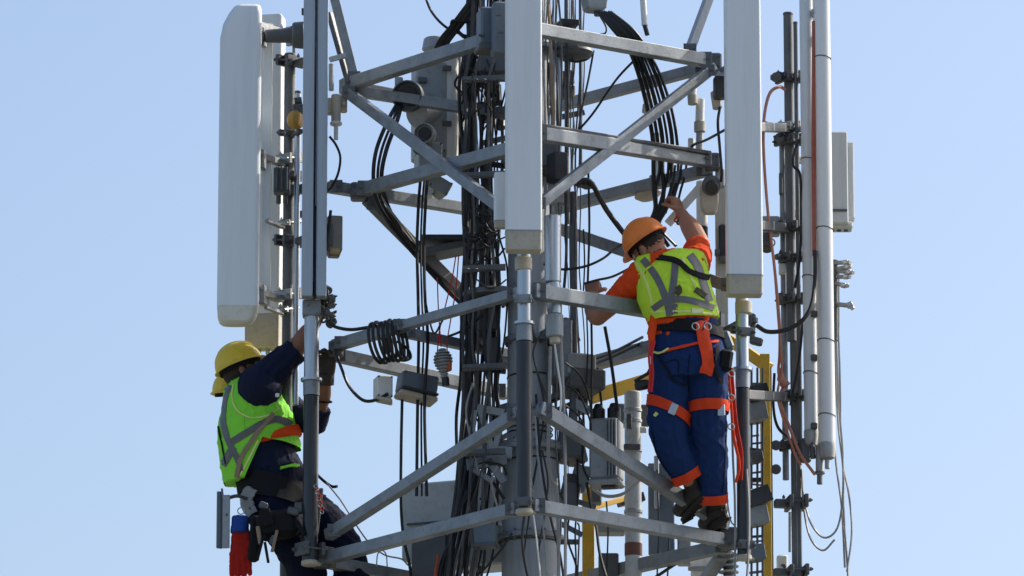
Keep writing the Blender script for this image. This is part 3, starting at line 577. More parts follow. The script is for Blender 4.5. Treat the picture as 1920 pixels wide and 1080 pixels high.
xx = P(1353, 500, .2).x; m = MB(); m.box((xx, .2, (P(0, 345, .2).z+P(0, 640, .2).z)/2), .065, .06, P(0, 345, .2).z-P(0, 640, .2).z, None, .005); mk('column', m, mat('cream_column', (.52, .50, .42), .5, 0, .1, 5, streak=True, dirt=grime, dirt_amt=.3), t)
m = MB(); m.box((xx+.006, .14, P(0, 455, .14).z), .045, .05, .2, None, .01); mk('black_cover', m, BLACKM, t); m = MB(); m.box((xx+.006, .13, P(0, 488, .14).z), .045, .05, .035, None, .006); mk('brown_base', m, BOXD, t)
m = MB(); m.cyl(P(1340, 474, .1), P(1350, 474, .1), .02); mk('knob', m, BRACK, t)
t = thing('white_tube', 'grey-white tube behind the right worker\'s raised forearm', 'tube', P(1318, 500, .25))
m = MB(); m.cyl((P(1316, 400, .25).x, .25, P(0, 520, .25).z), (P(1316, 400, .25).x, .25, P(0, 340, .25).z), .03, n=20); mk('tube', m, WHITE2, t)
m = MB(); m.cyl((P(1316, 400, .25).x, .25, P(0, 455, .25).z), (P(1316, 400, .25).x, .25, P(0, 425, .25).z), .033, n=20); mk('sleeve', m, BLACKM, t)
t = thing('flat_bar', 'white flat bar slanting from the right worker\'s raised hand', 'bar', P(1300, 370, -.05))
m = MB(); m.beam(P(1252, 420, -.06), P(1318, 345, -.06), .012, .045, .002); mk('bar', m, WHITE2, t)
t = thing('curved_shoe', 'cream flat shoe under the second right ring beam, above the orange helmet', 'bracket', P(1210, 362, .3))
m = MB(); m.lathe(P(1215, 366, .3), (.2, -.1, -1), [(.07, -.015), (.075, 0), (.05, .02), (.01, .028)], 20); mk('shoe', m, BEIGE, t)

# units hanging under the third ring on the left
t = slot_box('small pale rounded unit hanging left of the flat lamp-like unit below the third ring', 718, 728, .05, .085, .1, .12, WHITE2, 15, name='hanging_unit'); m = MB(); m.box(P(720, 751, .03), .09, .1, .018, Matrix.Rotation(R(12), 3, 'Y'), .004); mk('base_lid', m, BEIGE, t)
t = slot_box('wide grey lamp-like unit hanging below the third ring, left of the mast', 782, 722, .05, .20, .14, .10, BOXB, 15, name='hanging_unit', ry=8); m = MB(); m.box(P(780, 746, .02), .21, .16, .03, Matrix.Rotation(R(15), 3, 'Z')@Matrix.Rotation(R(10), 3, 'Y'), .008); mk('base_lid', m, BEIGE, t); m = MB(); m.box(P(782, 738, .0), .2, .17, .012, Matrix.Rotation(R(15), 3, 'Z')@Matrix.Rotation(R(10), 3, 'Y'), .003); mk('gasket', m, BLACKM, t)
t = thing('insulator', 'striped spindle insulator hanging from thin red ropes left of the cable bundle', 'insulator', P(832, 700, -.1))
m = MB(); prof = []
for k in range(10):
    r0 = .022+.03*math.sin(math.pi*min(k/9*1.15, 1)**.8); r0 = max(r0, .016); prof += [(r0*.72, -k*.0165), (r0, -k*.0165-.004), (r0, -k*.0165-.009), (r0*.72, -k*.0165-.012)]
c = P(829, 654, -.1); m.lathe(c, (.08, 0, -1), [(r, -t_) for r, t_ in prof], 24); mk('ribbed_body', m, BOXG, t)
m = MB(); m.cyl(P(836, 724, -.1), P(835, 708, -.1), .02, n=12); mk('foot', m, BLACKM, t); m = MB(); m.box(P(842, 686, -.12), .03, .03, .06, None, .008); mk('red_tab', m, RED, t)

# ------------------------------------------------------------ lower middle and right equipment
t = thing('equipment_cabinet', 'large pale grey cabinet left of the lower mast at the bottom edge', 'cabinet', P(860, 1090, .35))
PALEBOX = mat('pale_cabinet_paint', (.50, .53, .54), .5, 0, .1, 5, .04, dirt=grime, dirt_amt=.4)
rot = Matrix.Rotation(R(-22), 3, 'Z'); m = MB(); m.box(P(866, 980, .45), .60, .25, .42, rot, .01); mk('housing', m, PALEBOX, t)
m = MB(); m.box(P(853, 976, .31), .56, .01, .012, rot, .002); mk('door_seam', m, BOXD, t)
m = MB(); m.box(P(905, 1030, .25), .30, .22, .22, rot, .01); mk('lower_box', m, PALEBOX, t); m = MB(); m.box(P(810, 1055, .3), .2, .1, .28, rot, .005); mk('recess_shade_block', m, BOXD, t)  # last box: solid, coloured dark to stand in for a recess's shade
m = MB(); m.box(P(905, 935, .25), .03, .02, .012, rot, .002); mk('handle', m, BLACKM, t)
t = thing('steel_junction_box', 'small dark-lipped steel box on the lower mast above the bottom edge', 'junction box', P(905, 1000, -.2)); 
m = MB(); m.box(P(910, 1003, -.2), .12, .08, .11, Matrix.Rotation(R(-12), 3, 'Z'), .004); mk('housing', m, BOXB, t); m = MB(); m.box(P(908, 1024, -.21), .13, .09, .02, Matrix.Rotation(R(-12), 3, 'Z'), .004); mk('lip', m, BOXD, t)
t = thing('ribbed_radio_unit', 'grey ribbed radio unit with black top glands below the third ring at right', 'radio box', P(1137, 905, -.05))
rot = Matrix.Rotation(R(-14), 3, 'Z'); c = P(1137, 845, -.05); m = MB(); m.box(c, .16, .14, .33, rot, .012); mk('housing', m, BOXG, t)
for k in range(4):
    m = MB(); m.box(c+rot@V((.02+.017*k, -.08, 0)), .007, .03, .31, rot, .002); mk('rib', m, ALU, t)
m = MB(); m.box(c+rot@V((0, 0, -.18)), .175, .15, .035, rot, .01); mk('base_lid', m, BOXG, t); m = MB(); m.box(c+rot@V((.02, -.02, -.205)), .08, .06, .012, rot, .003); mk('base_port', m, BLACKM, t)
for s in (-1, 1):
    m = MB(); q = c+rot@V((s*.042, 0, .17)); m.cyl(q-V((0, 0, .01)), q+V((0, 0, .06)), .036, n=18); m.cyl(q+V((0, 0, .06)), q+V((0, 0, .085)), .028, .02, 16); mk('gland', m, BLACKM, t)
t = thing('mounting_arm', 'flat punched bracket arm left of the ribbed radio unit', 'bracket', P(1085, 760, -.1)); m = MB(); m.beam(P(1072, 752, -.12), P(1107, 772, -.18), .008, .05, .002); mk('arm', m, BOXG, t); m = MB(); m.bolt(P(1101, 768, -.18), (0, -1, 0), .008, .012); mk('bolt', m, BRACK, t)
t = thing('curved_tray', 'curved grey tray under the ribbed radio unit', 'tray', P(1150, 925, .1)); m = MB(); m.tube(catmull([P(1110, 915, .1), P(1135, 930, .1), P(1170, 925, .1), P(1205, 895, .1)]), .03, 10, side=V((0, 1, 0)), ratio=.25); mk('tray', m, BOXG, t)
t = thing('white_conduit', 'thick white conduit pipe between the ribbed radio unit and the worker\'s legs', 'pipe', P(1187, 1090, .35))
xx = P(1187, 900, .35).x; zf = lambda py: P(0, py, .35).z
m = MB(); m.cyl((xx, .35, GZ), (xx, .35, zf(735)), .045, n=26); mk('pipe', m, PALEBOX, t)
for py in (770, 790, 845, 960): m = MB(); m.cyl((xx, .35, zf(py)-.012), (xx, .35, zf(py)+.012), .050, n=26); mk('band', m, ALU, t)
m = MB(); m.cyl((xx, .35, zf(1044)), (xx, .35, zf(1018)), .048, n=26); mk('red_band', m, mat('rusty_red_band', (.17, .075, .06), .7, 0, .2, 20), t)
m = MB(); m.cyl(P(1200, 806, .3), P(1212, 806, .3), .018, n=12); mk('side_port', m, WHITE2, t); m = MB(); m.box(P(1185, 838, .28), .09, .03, .03, None, .004); mk('latch', m, BRACK, t); m = MB(); m.box(P(1180, 790, .28), .03, .03, .08, None, .004); mk('latch', m, BRACK, t)
t = thing('flat_board', 'flat blue-grey panel below the right worker\'s boots', 'panel', P(1240, 1040, .5)); vbox((1215, 870), (1265, 1040), .5, .05, BOXB, 'board', t, .004); vbox((1226, 855), (1236, 955), .45, .03, CHROME, 'edge_strip', t, .004)
# yellow frame
t = thing('yellow_frame', 'yellow painted steel frame of posts and beams behind the right worker', 'frame', P(1300, 1100, .6))
def ybeam(a, b, w, h=None, nm='beam', ma=YEL): m = MB(); m.beam(P(*a), P(*b), w, h, .003); return mk(nm, m, ma, t)
def ypost(px, top, d, w, h, nm='post', ma=YEL):
    a = P(px, 1000, d); m = MB(); m.beam((a.x, d, GZ), (a.x, d, P(px, top, d).z), w, h, .003); return mk(nm, m, ma, t)
ypost(1103, 905, .6, .066, .05); ybeam((1108, 745, .6), (1290, 690, .85), .045, .075)
ybeam((1110, 952, .62), (1175, 934, .8), .02, .03); ypost(1437, 665, .6, .055, .05); ybeam((1360, 632, .75), (1442, 690, .6), .05, .06)
ypost(1447.5, 690, .62, .012, .05, 'dark_edge', DARKT)
for a, b, w, ma in (((1160, 942, .8), (1205, 932, .85), .07, DARKT), ((1398, 744, .36), (1434, 736, .4), .13, DARKT), ((1398, 940, .36), (1438, 926, .4), .13, DARKT), ((1398, 775, .4), (1432, 770, .42), .16, BOXG), ((1398, 972, .4), (1436, 966, .42), .14, BOXG), ((1404, 860, .38), (1426, 856, .4), .09, BOXD), ((1400, 1040, .38), (1430, 1036, .4), .12, BOXB)):
    ybeam((a[0], a[1], a[2]), (b[0], b[1], b[2]), w, w*.7, 'cross_plate', ma)
for (a, b, d, dep, ma) in (((1118, 985), (1172, 1002), .5, .12, BOXG), ((1122, 1040), (1160, 1085), .45, .1, BOXD), ((1150, 760), (1172, 800), .5, .1, BOXB), ((1108, 905), (1128, 945), .5, .1, BOXD), ((1200, 760), (1216, 800), .5, .05, BOXD), ((1270, 1000), (1296, 1060), .55, .08, BOXG)):
    vbox(a, b, d, dep, ma, 'bolted_box', t, .006)
# louvred rack between the pole and the yellow post
t = thing('louvred_rack', 'narrow steel rack with rungs between the right pole and the yellow post', 'rack', P(1417, 1090, .45))
for px in (1409, 1420, 1430):
    m = MB(); m.beam(P(px, 1110, .45), P(px, 690, .45), .012, .03, .002); mk('upright', m, STEELD, t)
rk = random.Random(5); py = 700
for k in range(22):
    py += rk.choice((9, 14, 22, 27)); m = MB(); m.box(P(1419+rk.uniform(-3, 3), py, .47), rk.uniform(.04, .08), .03, rk.choice((.006, .010, .022)), Matrix.Rotation(R(8*math.sin(k*1.7)), 3, 'Y'), .002); mk('rung', m, STEELD if k % 3 else BOXG, t)
t = thing('insulator_stack', 'stack of beige ribbed discs under the right end of the lowest ring', 'insulator', P(1368, 1090, .2))
for k in range(7):
    m = MB(); c = P(1366, 1040+k*11, .2); m.lathe(c, (0, 0, 1), [(.03, -.006), (.055, -.003), (.055, .003), (.03, .010)], 22); mk('disc', m, BEIGE if k % 2 else BOXG, t)
m = MB(); m.cyl(P(1366, 1120, .2), P(1366, 1035, .2), .028, n=14); mk('core', m, BRACK, t)
t = thing('white_box', 'small white box at the bottom edge between yellow post and square post', 'box', P(1465, 1080, .7)); vbox((1456, 1042), (1478, 1100), .7, .08, WHITE2, 'housing', t, .01); m = MB(); m.bolt(P(1467, 1060, .655), (0, -1, 0), .008, .01); mk('bolt', m, BRACK, t)
t = thing('white_column', 'wide cream column at the bottom edge below the right worker\'s boots', 'column', P(1345, 1090, .7)); vbox((1295, 1040), (1345, 1120), .7, .12, WHITE2, 'column', t, .008); vbox((1290, 1062), (1350, 1070), .63, .02, ALU, 'band', t, .003)
t = thing('grey_switch', 'small grey switch head behind the right pole, below the right panel antenna', 'switch', P(1412, 640, -.1))
m = MB(); m.cyl(P(1415, 605, -.15), P(1415, 596, -.15), .018); m.cyl(P(1410, 640, -.1), P(1412, 606, -.13), .014); m.box(P(1418, 640, -.1), .07, .05, .04, Matrix.Rotation(R(15), 3, 'Y'), .008); mk('head', m, BRACK, t); m = MB(); m.box(P(1410, 600, .0), .04, .05, .07, None, .01); mk('body', m, BOXD, t)
t = thing('grey_side_box', 'small grey box between the right panel antenna and the dark pole', 'junction box', P(1444, 425, .3)); vbox((1428, 408), (1462, 442), .3, .08, BOXG, 'housing', t, .006); m = MB(); m.cyl(P(1438, 468, .1), P(1438, 442, .15), .032, .03, 18); m.torus(P(1446, 455, .06), (0, 1, .2), .02, .004, 14, 6); mk('hook_unit', m, BRACK, t)
t = thing('small_clip_box', 'small pale clip box left of the dark steel pole below the side box', 'box', P(1468, 500, .3)); vbox((1460, 495), (1473, 515), .28, .06, WHITE2, 'housing', t, .006); vbox((1459, 478), (1475, 494), .28, .06, BRACK, 'lid', t, .006)

# ------------------------------------------------------------ cables
def cable(label, pts, r, ma=BLACK, name='cable', group=None, cat='cable', n=6, sub=6):
    p = [P(*q) for q in pts]; o = mk(name, MB().tube(catmull(p, sub), r*K, n), ma, None, 60); return tag(o, label, cat, group)
B = 'black feeder cables bundled down the left side of the mast'
rc = random.Random(11)
for k in range(36):
    u = rc.random(); x0 = 862+u*82; d = rc.uniform(-.28, .35); pts = []; w = rc.uniform(3.2, 7.5); ph = rc.uniform(0, 6); wob = rc.choice((4, 6, 11)); wl = rc.uniform(70, 150)
    for py in range(-60, 1181, 70):
        t_ = max(0, (py-720)/400); x = x0 + wob*math.sin(py/wl+ph)+rc.uniform(-4, 4) - t_*t_*(30+20*u) + (920-x0)*.15*math.sin(max(0, min(1, (py-100)/500))*3.14)
        x += (16 if py < 120 else 0)
        pts.append((x, py, d+.03*math.sin(py/80+ph)))
    if k % 4 == 0: pts = pts[:rc.randint(11, 14)]
    cable('black feeder cable in the bundle down the left side of the mast', pts, w*.58, (BLACK, BLACK, BLACK2, BLACK3)[k % 4], 'feeder_cable', B)
G2 = 'thin dark cables running down the right side of the mast'
for k in range(17):
    x0 = 1022+rc.random()*72; d = rc.uniform(-.35, .1); w = rc.uniform(1.3, 3); ph = rc.uniform(0, 6)
    lo = rc.choice((420, 560, 830, 1150)); pts = [(x0+4*math.sin(py/110+ph)+rc.uniform(-3, 3), py, d) for py in range(-60, lo, 62)]
    cable('thin dark cable running down the right side of the mast', pts, w*.7, (BLACK, BLACK3, BLACK2)[k % 3], 'thin_cable', G2)
G3 = 'black slack loops tangled beside the cable bundle'
for k in range(22):
    cx, cy = rc.uniform(885, 940), rc.uniform(380, 540); a = rc.uniform(12, 30); d = rc.uniform(-.3, -.12)
    pts = [(cx-a, cy-rc.uniform(0, 14), d), (cx-a*.3, cy+rc.uniform(6, 16), d-.03), (cx+a*.4, cy+rc.uniform(-4, 14), d), (cx+a, cy-rc.uniform(0, 22), d+.02)]
    cable('slack black loop tangled beside the cable bundle, left of the middle panel', pts, rc.uniform(1.4, 2.2), BLACK, 'cable_loop', G3)
for k in range(16):
    cx, cy = rc.uniform(870, 940), rc.uniform(100, 200); a = rc.uniform(10, 26); d = rc.uniform(-.3, .0)
    pts = [(cx, cy-30, d), (cx+rc.uniform(-a, a), cy, d-.03), (cx+rc.uniform(-a, a), cy+30, d), (cx+rc.uniform(-a, a), cy+70, d+.02)]
    cable('slack black loop tangled beside the cable bundle, left of the middle panel', pts, rc.uniform(1.4, 2.6), BLACK, 'cable_loop', G3)
G4 = 'thick black cables looping out below the fan radio unit'
for k, o in enumerate((0, 9, 17)):
    cable(('outermost', 'middle', 'innermost')[k]+' of three black cables looping out below the unit with round ports', [(748+o*.3, 190, .15), (728+o, 225, .0), (706+o*1.1, 280, -.05), (700+o*.9, 330, -.02), (706+o, 375, .05), (735+o*.8, 425, .2), (780+o*.6, 480, .35), (835, 540, .45), (870, 575, .4)], 4.3 if k != 1 else 3.0, BLACK, 'looped_cable', G4)
cable('pale grey pipe curving down along the left brace beside the black loops', [(712, 352, .02), (722, 380, .05), (752, 420, .15), (790, 470, .3)], 2.2, GREYC, 'grey_pipe', cat='pipe')
cable('thin black cable dropping in from the top edge to the thick cables', [(793, -20, 0), (808, 20, 0), (835, 50, 0), (870, 66, .05), (905, 74, .1)], 2.6)
G5 = 'thick black cables arching over the top left ring beam'
for k in range(5):
    cable('thick black cable arching down over the top left ring beam', [(925-k*3, -40, -.1), (898-k*5, 5, -.1), (868-k*5, 45, -.05), (842-k*5, 78, .05), (826-k*4, 110, .2)], 4.2 if k % 2 else 3, BLACK, 'arching_cable', G5)
cable('grey-black cable curling right under the arching cables', [(850, 50, 0), (872, 70, 0), (900, 78, .05), (935, 90, .1)], 4)
cable('short black cable with a hook above the top left beam', [(845, 45, -.05), (850, 38, -.08), (875, 42, -.05), (900, 30, 0)], 2.2)
G6 = 'thick black cables sweeping down past the right end of the rings'
for k in range(6):
    o = k*9
    cable(('leftmost', 'second from left', 'third from left', 'fourth from left', 'fifth from left', 'rightmost')[k]+' of six black cables sweeping from the top to the raised hand', [(1122+o*.5, 22, -.35), (1150+o*.8, 55, -.35), (1178+o*.75, 90, -.3), (1199+o*.9, 145, -.2), (1214+o, 205, -.1), (1224+o, 262, .0), (1226+o+rc.uniform(-3, 3), 315, .05), (1224+o*.95+rc.uniform(-4, 4), 355, .08), (1228+o*.55+rc.uniform(-5, 5), 392, .08), (1214+o*.5, 425, .1), (1196+o*1.6, 462, .15)], (4.2, 3.4, 4.2, 2.6, 4.0, 3.0)[k], BLACK, 'sweeping_cable', G6)
for k, (x, y0, y1) in enumerate(((1258, 340, 400), (1270, 335, 392), (1280, 330, 385))):
    cable(('left', 'middle', 'right')[k]+' of the short black leads ending at the raised hand of the right worker', [(x+8, y0-30, .0), (x+4, y0, .0), (x-4, (y0+y1)/2, -.05), (x-10, y1, -.05)], 2.6, BLACK, 'lead')
cable('thick black cable from the mast down to the orange helmet', [(1082, 350, -.4), (1094, 338, -.4), (1110, 345, -.38), (1135, 390, -.3), (1160, 425, -.25), (1180, 450, -.25)], 5)
cable('black cable sagging from the mast towards the orange helmet', [(1020, 495, -.3), (1050, 505, -.35), (1095, 500, -.35), (1130, 485, -.3), (1155, 465, -.2), (1190, 445, -.1)], 2.6)
cable('black cable sloping from the left hand to the right worker\'s shoulder', [(1095, 532, -.3), (1120, 525, -.3), (1150, 518, -.25), (1190, 498, -.2)], 2.4)
cable('straight thin black cable from mast up to the grey box at the top right', [(1068, 262, -.2), (1110, 215, -.2), (1155, 150, -.2), (1190, 112, -.2)], 2.4)
cable('thin black cable falling from the mast dish past the second ring', [(1113, 95, -.2), (1103, 150, -.2), (1090, 210, -.2), (1078, 290, -.2)], 2.2)
cable('small black lead looping under the grey box at the top edge', [(1125, 30, -.3), (1136, 50, -.3), (1135, 62, -.3), (1125, 64, -.3)], 1.8)
cable('thin black lead looping below the mast dish', [(1055, 90, -.25), (1062, 108, -.25), (1080, 116, -.25), (1100, 112, -.25)], 2)
for k, (x, a, b) in enumerate(((1103, 320, 530), (1108, 560, 830), (1094, 430, 560), (1100, 590, 720))):
    cable(('black cable hanging from the second ring to the left hand', 'black cable hanging below the left hand down to the ribbed radio unit', 'thin black cable just left of the hanging one above the left hand', 'thin black cable below the third ring near the left elbow')[k], [(x, a, -.2), (x+2, (a+b)/2, -.2), (x-1, b, -.2)], 2.5 if k < 2 else 1.7)
cable('black strut cable leaning below the left elbow', [(1134, 612, -.25), (1146, 680, -.2), (1158, 770, -.1)], 3.6)
cable('thin black lead beside the strut cable below the left elbow', [(1120, 690, -.1), (1128, 760, -.1)], 2.5)
G7 = 'dark cables slanting behind the worker\'s hip to the third ring'
for k in range(2): cable('dark cable slanting up to the right worker\'s hip behind the third ring', [(1100, 678+k*10, .1), (1150, 660+k*8, .2), (1205, 632+k*10, .3)], 3, BLACK, 'slanting_cable', G7)
for k, (x, d, lab) in enumerate(((783, 0, 'long black cable hanging left of the bundle, outermost of three'), (790, .05, 'long black cable hanging left of the bundle, middle of three'), (796, -.05, 'long black cable hanging left of the bundle, nearest the bundle'))):
    cable(lab, [(x+6, 330, d), (x+2, 380, d), (x-1, 460, d), (x+1, 560, d), (x+2+k*2, 640, d), (x, 760, d), (x+k*3-2, 930, d)], 3.4 if k != 1 else 2.2)
cable('black cable branching from the hanging cables to the third ring', [(797, 560, 0), (805, 600, 0), (815, 625, -.1), (830, 600, -.1)], 2)
cable('black cable running from the insulator up to the bundle', [(838, 632, -.1), (870, 618, -.15), (905, 590, -.2)], 2.4)
cable('black cable falling from the lamp-like unit past the lowest ring', [(754, 750, .05), (752, 850, .05), (752, 950, .05), (757, 1010, .05), (768, 1060, .05), (774, 1120, .05)], 3.2)
cable('black lead entering the coil of cable from the left pole', [(618, 606, 0), (632, 614, 0), (660, 618, -.02), (700, 613, -.05), (735, 614, -.1)], 3.4)
cable('black cable drooping from the left pole to the small pale unit', [(628, 655, .05), (640, 690, .05), (655, 725, .03), (680, 750, 0), (705, 750, 0), (728, 738, 0)], 3.2)
cable('black cable bowing out right of the left twin rail', [(618, 256, .0), (630, 272, 0), (638, 295, 0), (634, 325, 0), (622, 350, .05), (612, 360, .05)], 2.6)
cable('thin black cable running down the right edge of the left twin rail', [(620, 395, -.05), (614, 450, -.08), (606, 510, -.1), (603, 545, -.05), (607, 580, 0)], 3.2)
cable('short black cable between dark left pole and rail', [(572, 378, .1), (574, 420, .08), (570, 470, .1), (572, 480, .1)], 2.4)
# coil
co = thing('cable_coil', 'coil of black cable hung over the third ring beam at left', 'cable coil', P(730, 640, -.1))
for k in range(7):
    c = P(706+k*8.2, 640-k*1.2, -.22); m = MB(); m.torus(c, (1, -.42+.03*k, .18), .100+.004*math.sin(k*2), .0088, 40, 8)
    for i, v in enumerate(m.v): m.v[i] = (v[0], v[1], c.z+(v[2]-c.z)*1.08-.01)
    mk('coil_turn', m, BLACK, co)
cable('black cable end hanging from the coil', [(745, 640, -.2), (765, 655, -.15), (770, 670, -.15), (760, 676, -.15), (745, 675, -.1)], 2.6)
# ropes
G8 = 'thin red ropes holding the insulator'
for pts in ([(855, 478, -.15), (848, 520, -.15), (836, 570, -.12), (824, 620, -.1), (820, 660, -.1)], [(860, 478, -.15), (855, 540, -.14), (845, 600, -.12), (838, 650, -.1), (846, 690, -.1)], [(820, 520, -.1), (822, 580, -.1), (827, 650, -.1)]):
    cable('thin red rope running up from the striped insulator beside the bundle', pts, 1.3, ROPE, 'red_rope', G8, 'rope')
# right side cables
cable('faded orange cable looping left of the dark steel pole at right', [(1472, 168, .2), (1462, 163, .15), (1447, 170, .1), (1438, 190, .05), (1432, 230, .0), (1432, 290, -.02), (1440, 400, 0), (1452, 500, .02), (1461, 600, .05), (1462, 660, .1), (1460, 700, .15), (1470, 722, .15), (1462, 750, .12), (1480, 800, .1), (1500, 850, .1), (1528, 890, .08)], 3.2, PINKC)
cable('second orange cable running beside the faded one down to the connectors', [(1452, 500, .03), (1461, 620, .06), (1466, 690, .1), (1458, 740, .1), (1470, 790, .1), (1490, 850, .1), (1502, 872, .1)], 2.6, PINKC)
m = MB(); m.tube([P(1462, 690, .12), P(1464, 710, .12), P(1474, 724, .12)], [.008, .022, .028], 12); tag(mk('cable_boot', m, PINKC, None), 'flared orange cable boot by the clamp left of the square post', 'cable boot')
cable('brick red cable running straight down between the two white tube antennas', [(1526, 40, .05), (1526, 120, .05), (1525, 250, .05), (1526, 380, .05), (1527, 480, .04)], 4.4, REDC)
cable('short red lead beside the brick red cable at mid height', [(1531, 110, .06), (1531, 135, .05), (1528, 160, .05)], 2, REDC)
cable('black cable curving from between the tube antennas down to the right pole', [(1528, 470, .02), (1528, 520, 0), (1522, 570, -.04), (1505, 600, -.06), (1475, 618, -.06), (1440, 622, -.08), (1418, 610, -.1)], 4.2)
cable('black cable curling left of the two tube antennas near the side box', [(1498, 262, .1), (1488, 290, .08), (1488, 312, .08), (1500, 328, .1), (1502, 400, .12), (1500, 480, .12), (1490, 540, .12)], 2.8)
cable('black cable hanging left of the square post at the third ring', [(1505, 600, .15), (1500, 660, .15), (1490, 720, .15), (1482, 760, .15)], 3)
cable('black cable drooping between the yellow post and the square post', [(1452, 700, .3), (1450, 760, .3), (1458, 800, .28), (1480, 822, .2)], 3)
cable('black lead from the black sensor down beside the right panel', [(1350, 200, -.3), (1346, 230, -.28), (1349, 270, -.25), (1353, 320, -.25), (1352, 340, -.2)], 3)
cable('black lead from the second ring corner up to the right panel antenna', [(1294, 285, .05), (1300, 272, .05), (1325, 262, -.1), (1362, 242, -.4)], 2.8)
for k, pts in enumerate(([(1503, 880, .3), (1507, 930, .28), (1520, 980, .25), (1545, 1008, .25), (1570, 990, .25), (1580, 930, .25), (1580, 850, .25), (1573, 760, .25), (1568, 640, .28)],
    [(1504, 900, .3), (1508, 960, .28), (1520, 1010, .25), (1543, 1032, .25), (1565, 1012, .25)],
    [(1566, 560, .3), (1567, 700, .28), (1572, 800, .27), (1581, 880, .25), (1582, 960, .25), (1590, 1080, .25), (1592, 1140, .25)],
    [(1572, 600, .3), (1575, 720, .3), (1578, 850, .28), (1592, 930, .27), (1597, 1000, .25), (1588, 1072, .25)],
    [(1562, 560, .3), (1562, 700, .3), (1566, 850, .28), (1578, 950, .27), (1584, 1064, .25)])):
    cable(('longer grey cable loop', 'lower grey cable loop', 'grey cable falling to the bottom edge', 'outermost grey cable with a free end', 'innermost straight grey cable')[k]+' hanging below the tube antennas at far right', pts, 2.1, GREYC, 'grey_cable')
# centre bottom cables, straps
cable('black cable hanging from the middle pole\'s end cap', [(983, 968, -1.06), (979, 1010, -1.03), (985, 1060, -1.0), (1000, 1120, -1.0)], 2.8)
cable('pale strap hanging from the bright canister, left of two', [(1032, 650, -.7), (1030, 760, -.7), (1028, 850, -.7), (1034, 900, -.65), (1045, 930, -.6), (1048, 1100, -.6)], 3.6, GREYC, 'strap', cat='strap')
cable('pale strap hanging from the bright canister, right of two', [(1047, 560, -.8), (1052, 640, -.8), (1057, 760, -.8), (1060, 880, -.8), (1060, 1120, -.8)], 3.4, GREYC, 'strap', cat='strap')
cable('thin white cord from the canister tip down to the straps', [(1040, 645, -.85), (1046, 690, -.83), (1052, 735, -.82), (1050, 780, -.8)], 2.2, WHITE2, 'cord', cat='cord')
cable('thin pale cable beside the dark tube at the lower mast', [(1003, 780, -.4), (1008, 850, -.5), (1012, 900, -.6), (1018, 980, -.6), (1027, 1100, -.6)], 1.8, GREYC)
cable('black cable slanting down across the lower mast', [(1005, 740, -.3), (1014, 860, -.4), (1030, 960, -.4), (1050, 1040, -.4), (1060, 1110, -.4)], 2.6)
cable('thin pale cable near the middle pole, below the lowest ring', [(1000, 965, -.7), (1008, 1030, -.7), (1016, 1110, -.7)], 1.8, WHITE2)
cable('black cable crossing the lower mast to the right', [(1050, 925, -.5), (1066, 960, -.4), (1064, 1010, -.4), (1080, 1060, -.3), (1085, 1110, -.3)], 2.2)
cable('black cable drooping from the ribbed radio unit to the bottom edge', [(1100, 905, -.1), (1108, 950, -.1), (1118, 990, -.1), (1125, 1040, -.1), (1145, 1110, -.1)], 3)
cable('thin black cable to the left of the yellow post', [(1070, 720, -.2), (1088, 740, -.15), (1095, 800, -.1), (1093, 870, -.1), (1104, 900, -.1)], 2.2)
cable('black cable arcing over the slots beside the white column', [(1225, 1085, .3), (1280, 1050, .2), (1330, 1032, .1), (1375, 1028, 0)], 3)
G9 = 'thin black cables falling through the lower right frame'
for x in (1137, 1083, 1232, 1252): cable('thin black cable falling through the lower right frame', [(x, 880+(x % 7)*20, .3), (x+3, 1000, .3), (x-2, 1120, .3)], 1.8, BLACK, 'thin_cable', G9)
G10 = 'black cables splaying over the pale cabinet'
for k, pts in enumerate(([(870, 850, -.1), (860, 930, -.12), (845, 1010, -.15), (828, 1060, -.15), (820, 1120, -.15)], [(880, 850, -.1), (865, 930, -.15), (850, 980, -.15), (838, 1040, -.15), (830, 1120, -.15)], [(895, 880, -.15), (885, 910, -.15), (860, 955, -.18), (848, 990, -.18)], [(905, 885, -.2), (925, 905, -.2), (945, 935, -.22)], [(880, 880, -.2), (905, 868, -.22), (940, 872, -.22), (950, 890, -.2)], [(960, 1000, -.25), (940, 1030, -.25), (905, 1070, -.2), (880, 1090, -.2)], [(900, 890, -.2), (890, 940, -.2), (880, 975, -.2)])):
    cable(('longest left', 'long right', 'short thick', 'short slanting', 'curling', 'lowest crossing', 'short thin')[k]+' black cable splaying over the pale cabinet left of the lower mast', pts, (5, 4.2, 5, 3.2, 2, 2.4, 2.5)[k], BLACK, 'splayed_cable', G10)
cable('orange-red tag cable at the bottom edge beside the pale cabinet', [(822, 1040, -.16), (817, 1070, -.16), (812, 1110, -.16)], 3, RED)
for k in range(3): cable(('thin', 'slack', 'looped')[k]+' black wire wrapped round the mast by the pipe straps', [(1060, 680+k*40, -.35), (1085, 700+k*40, -.3), (1100, 730+k*40, -.25), (1108, 765+k*30, -.2)], 1.8)
cable('vertical black hose down the right of the mast beside the canister', [(1062, 60, -.35), (1065, 200, -.35), (1060, 320, -.35), (1062, 470, -.35), (1056, 560, -.35)], 3.2)
cable('tan cable running down beside the middle panel antenna at the top', [(1026, -40, -.5), (1031, 60, -.5), (1033, 120, -.5), (1038, 200, -.45), (1037, 240, -.45)], 3.4, TAN)
cable('thin brown lead right of the tan cable at the top', [(1043, -40, -.5), (1052, 60, -.45), (1053, 180, -.45), (1048, 290, -.4)], 2.2, BRACK)
cable('white cord hanging from the left worker\'s belt to the lowest ring', [(612, 905, .1), (640, 940, .05), (665, 980, .02), (690, 1015, .05), (720, 1040, .1), (752, 1048, .15), (765, 1060, .15)], 1.5, GREYC, 'cord', cat='cord')
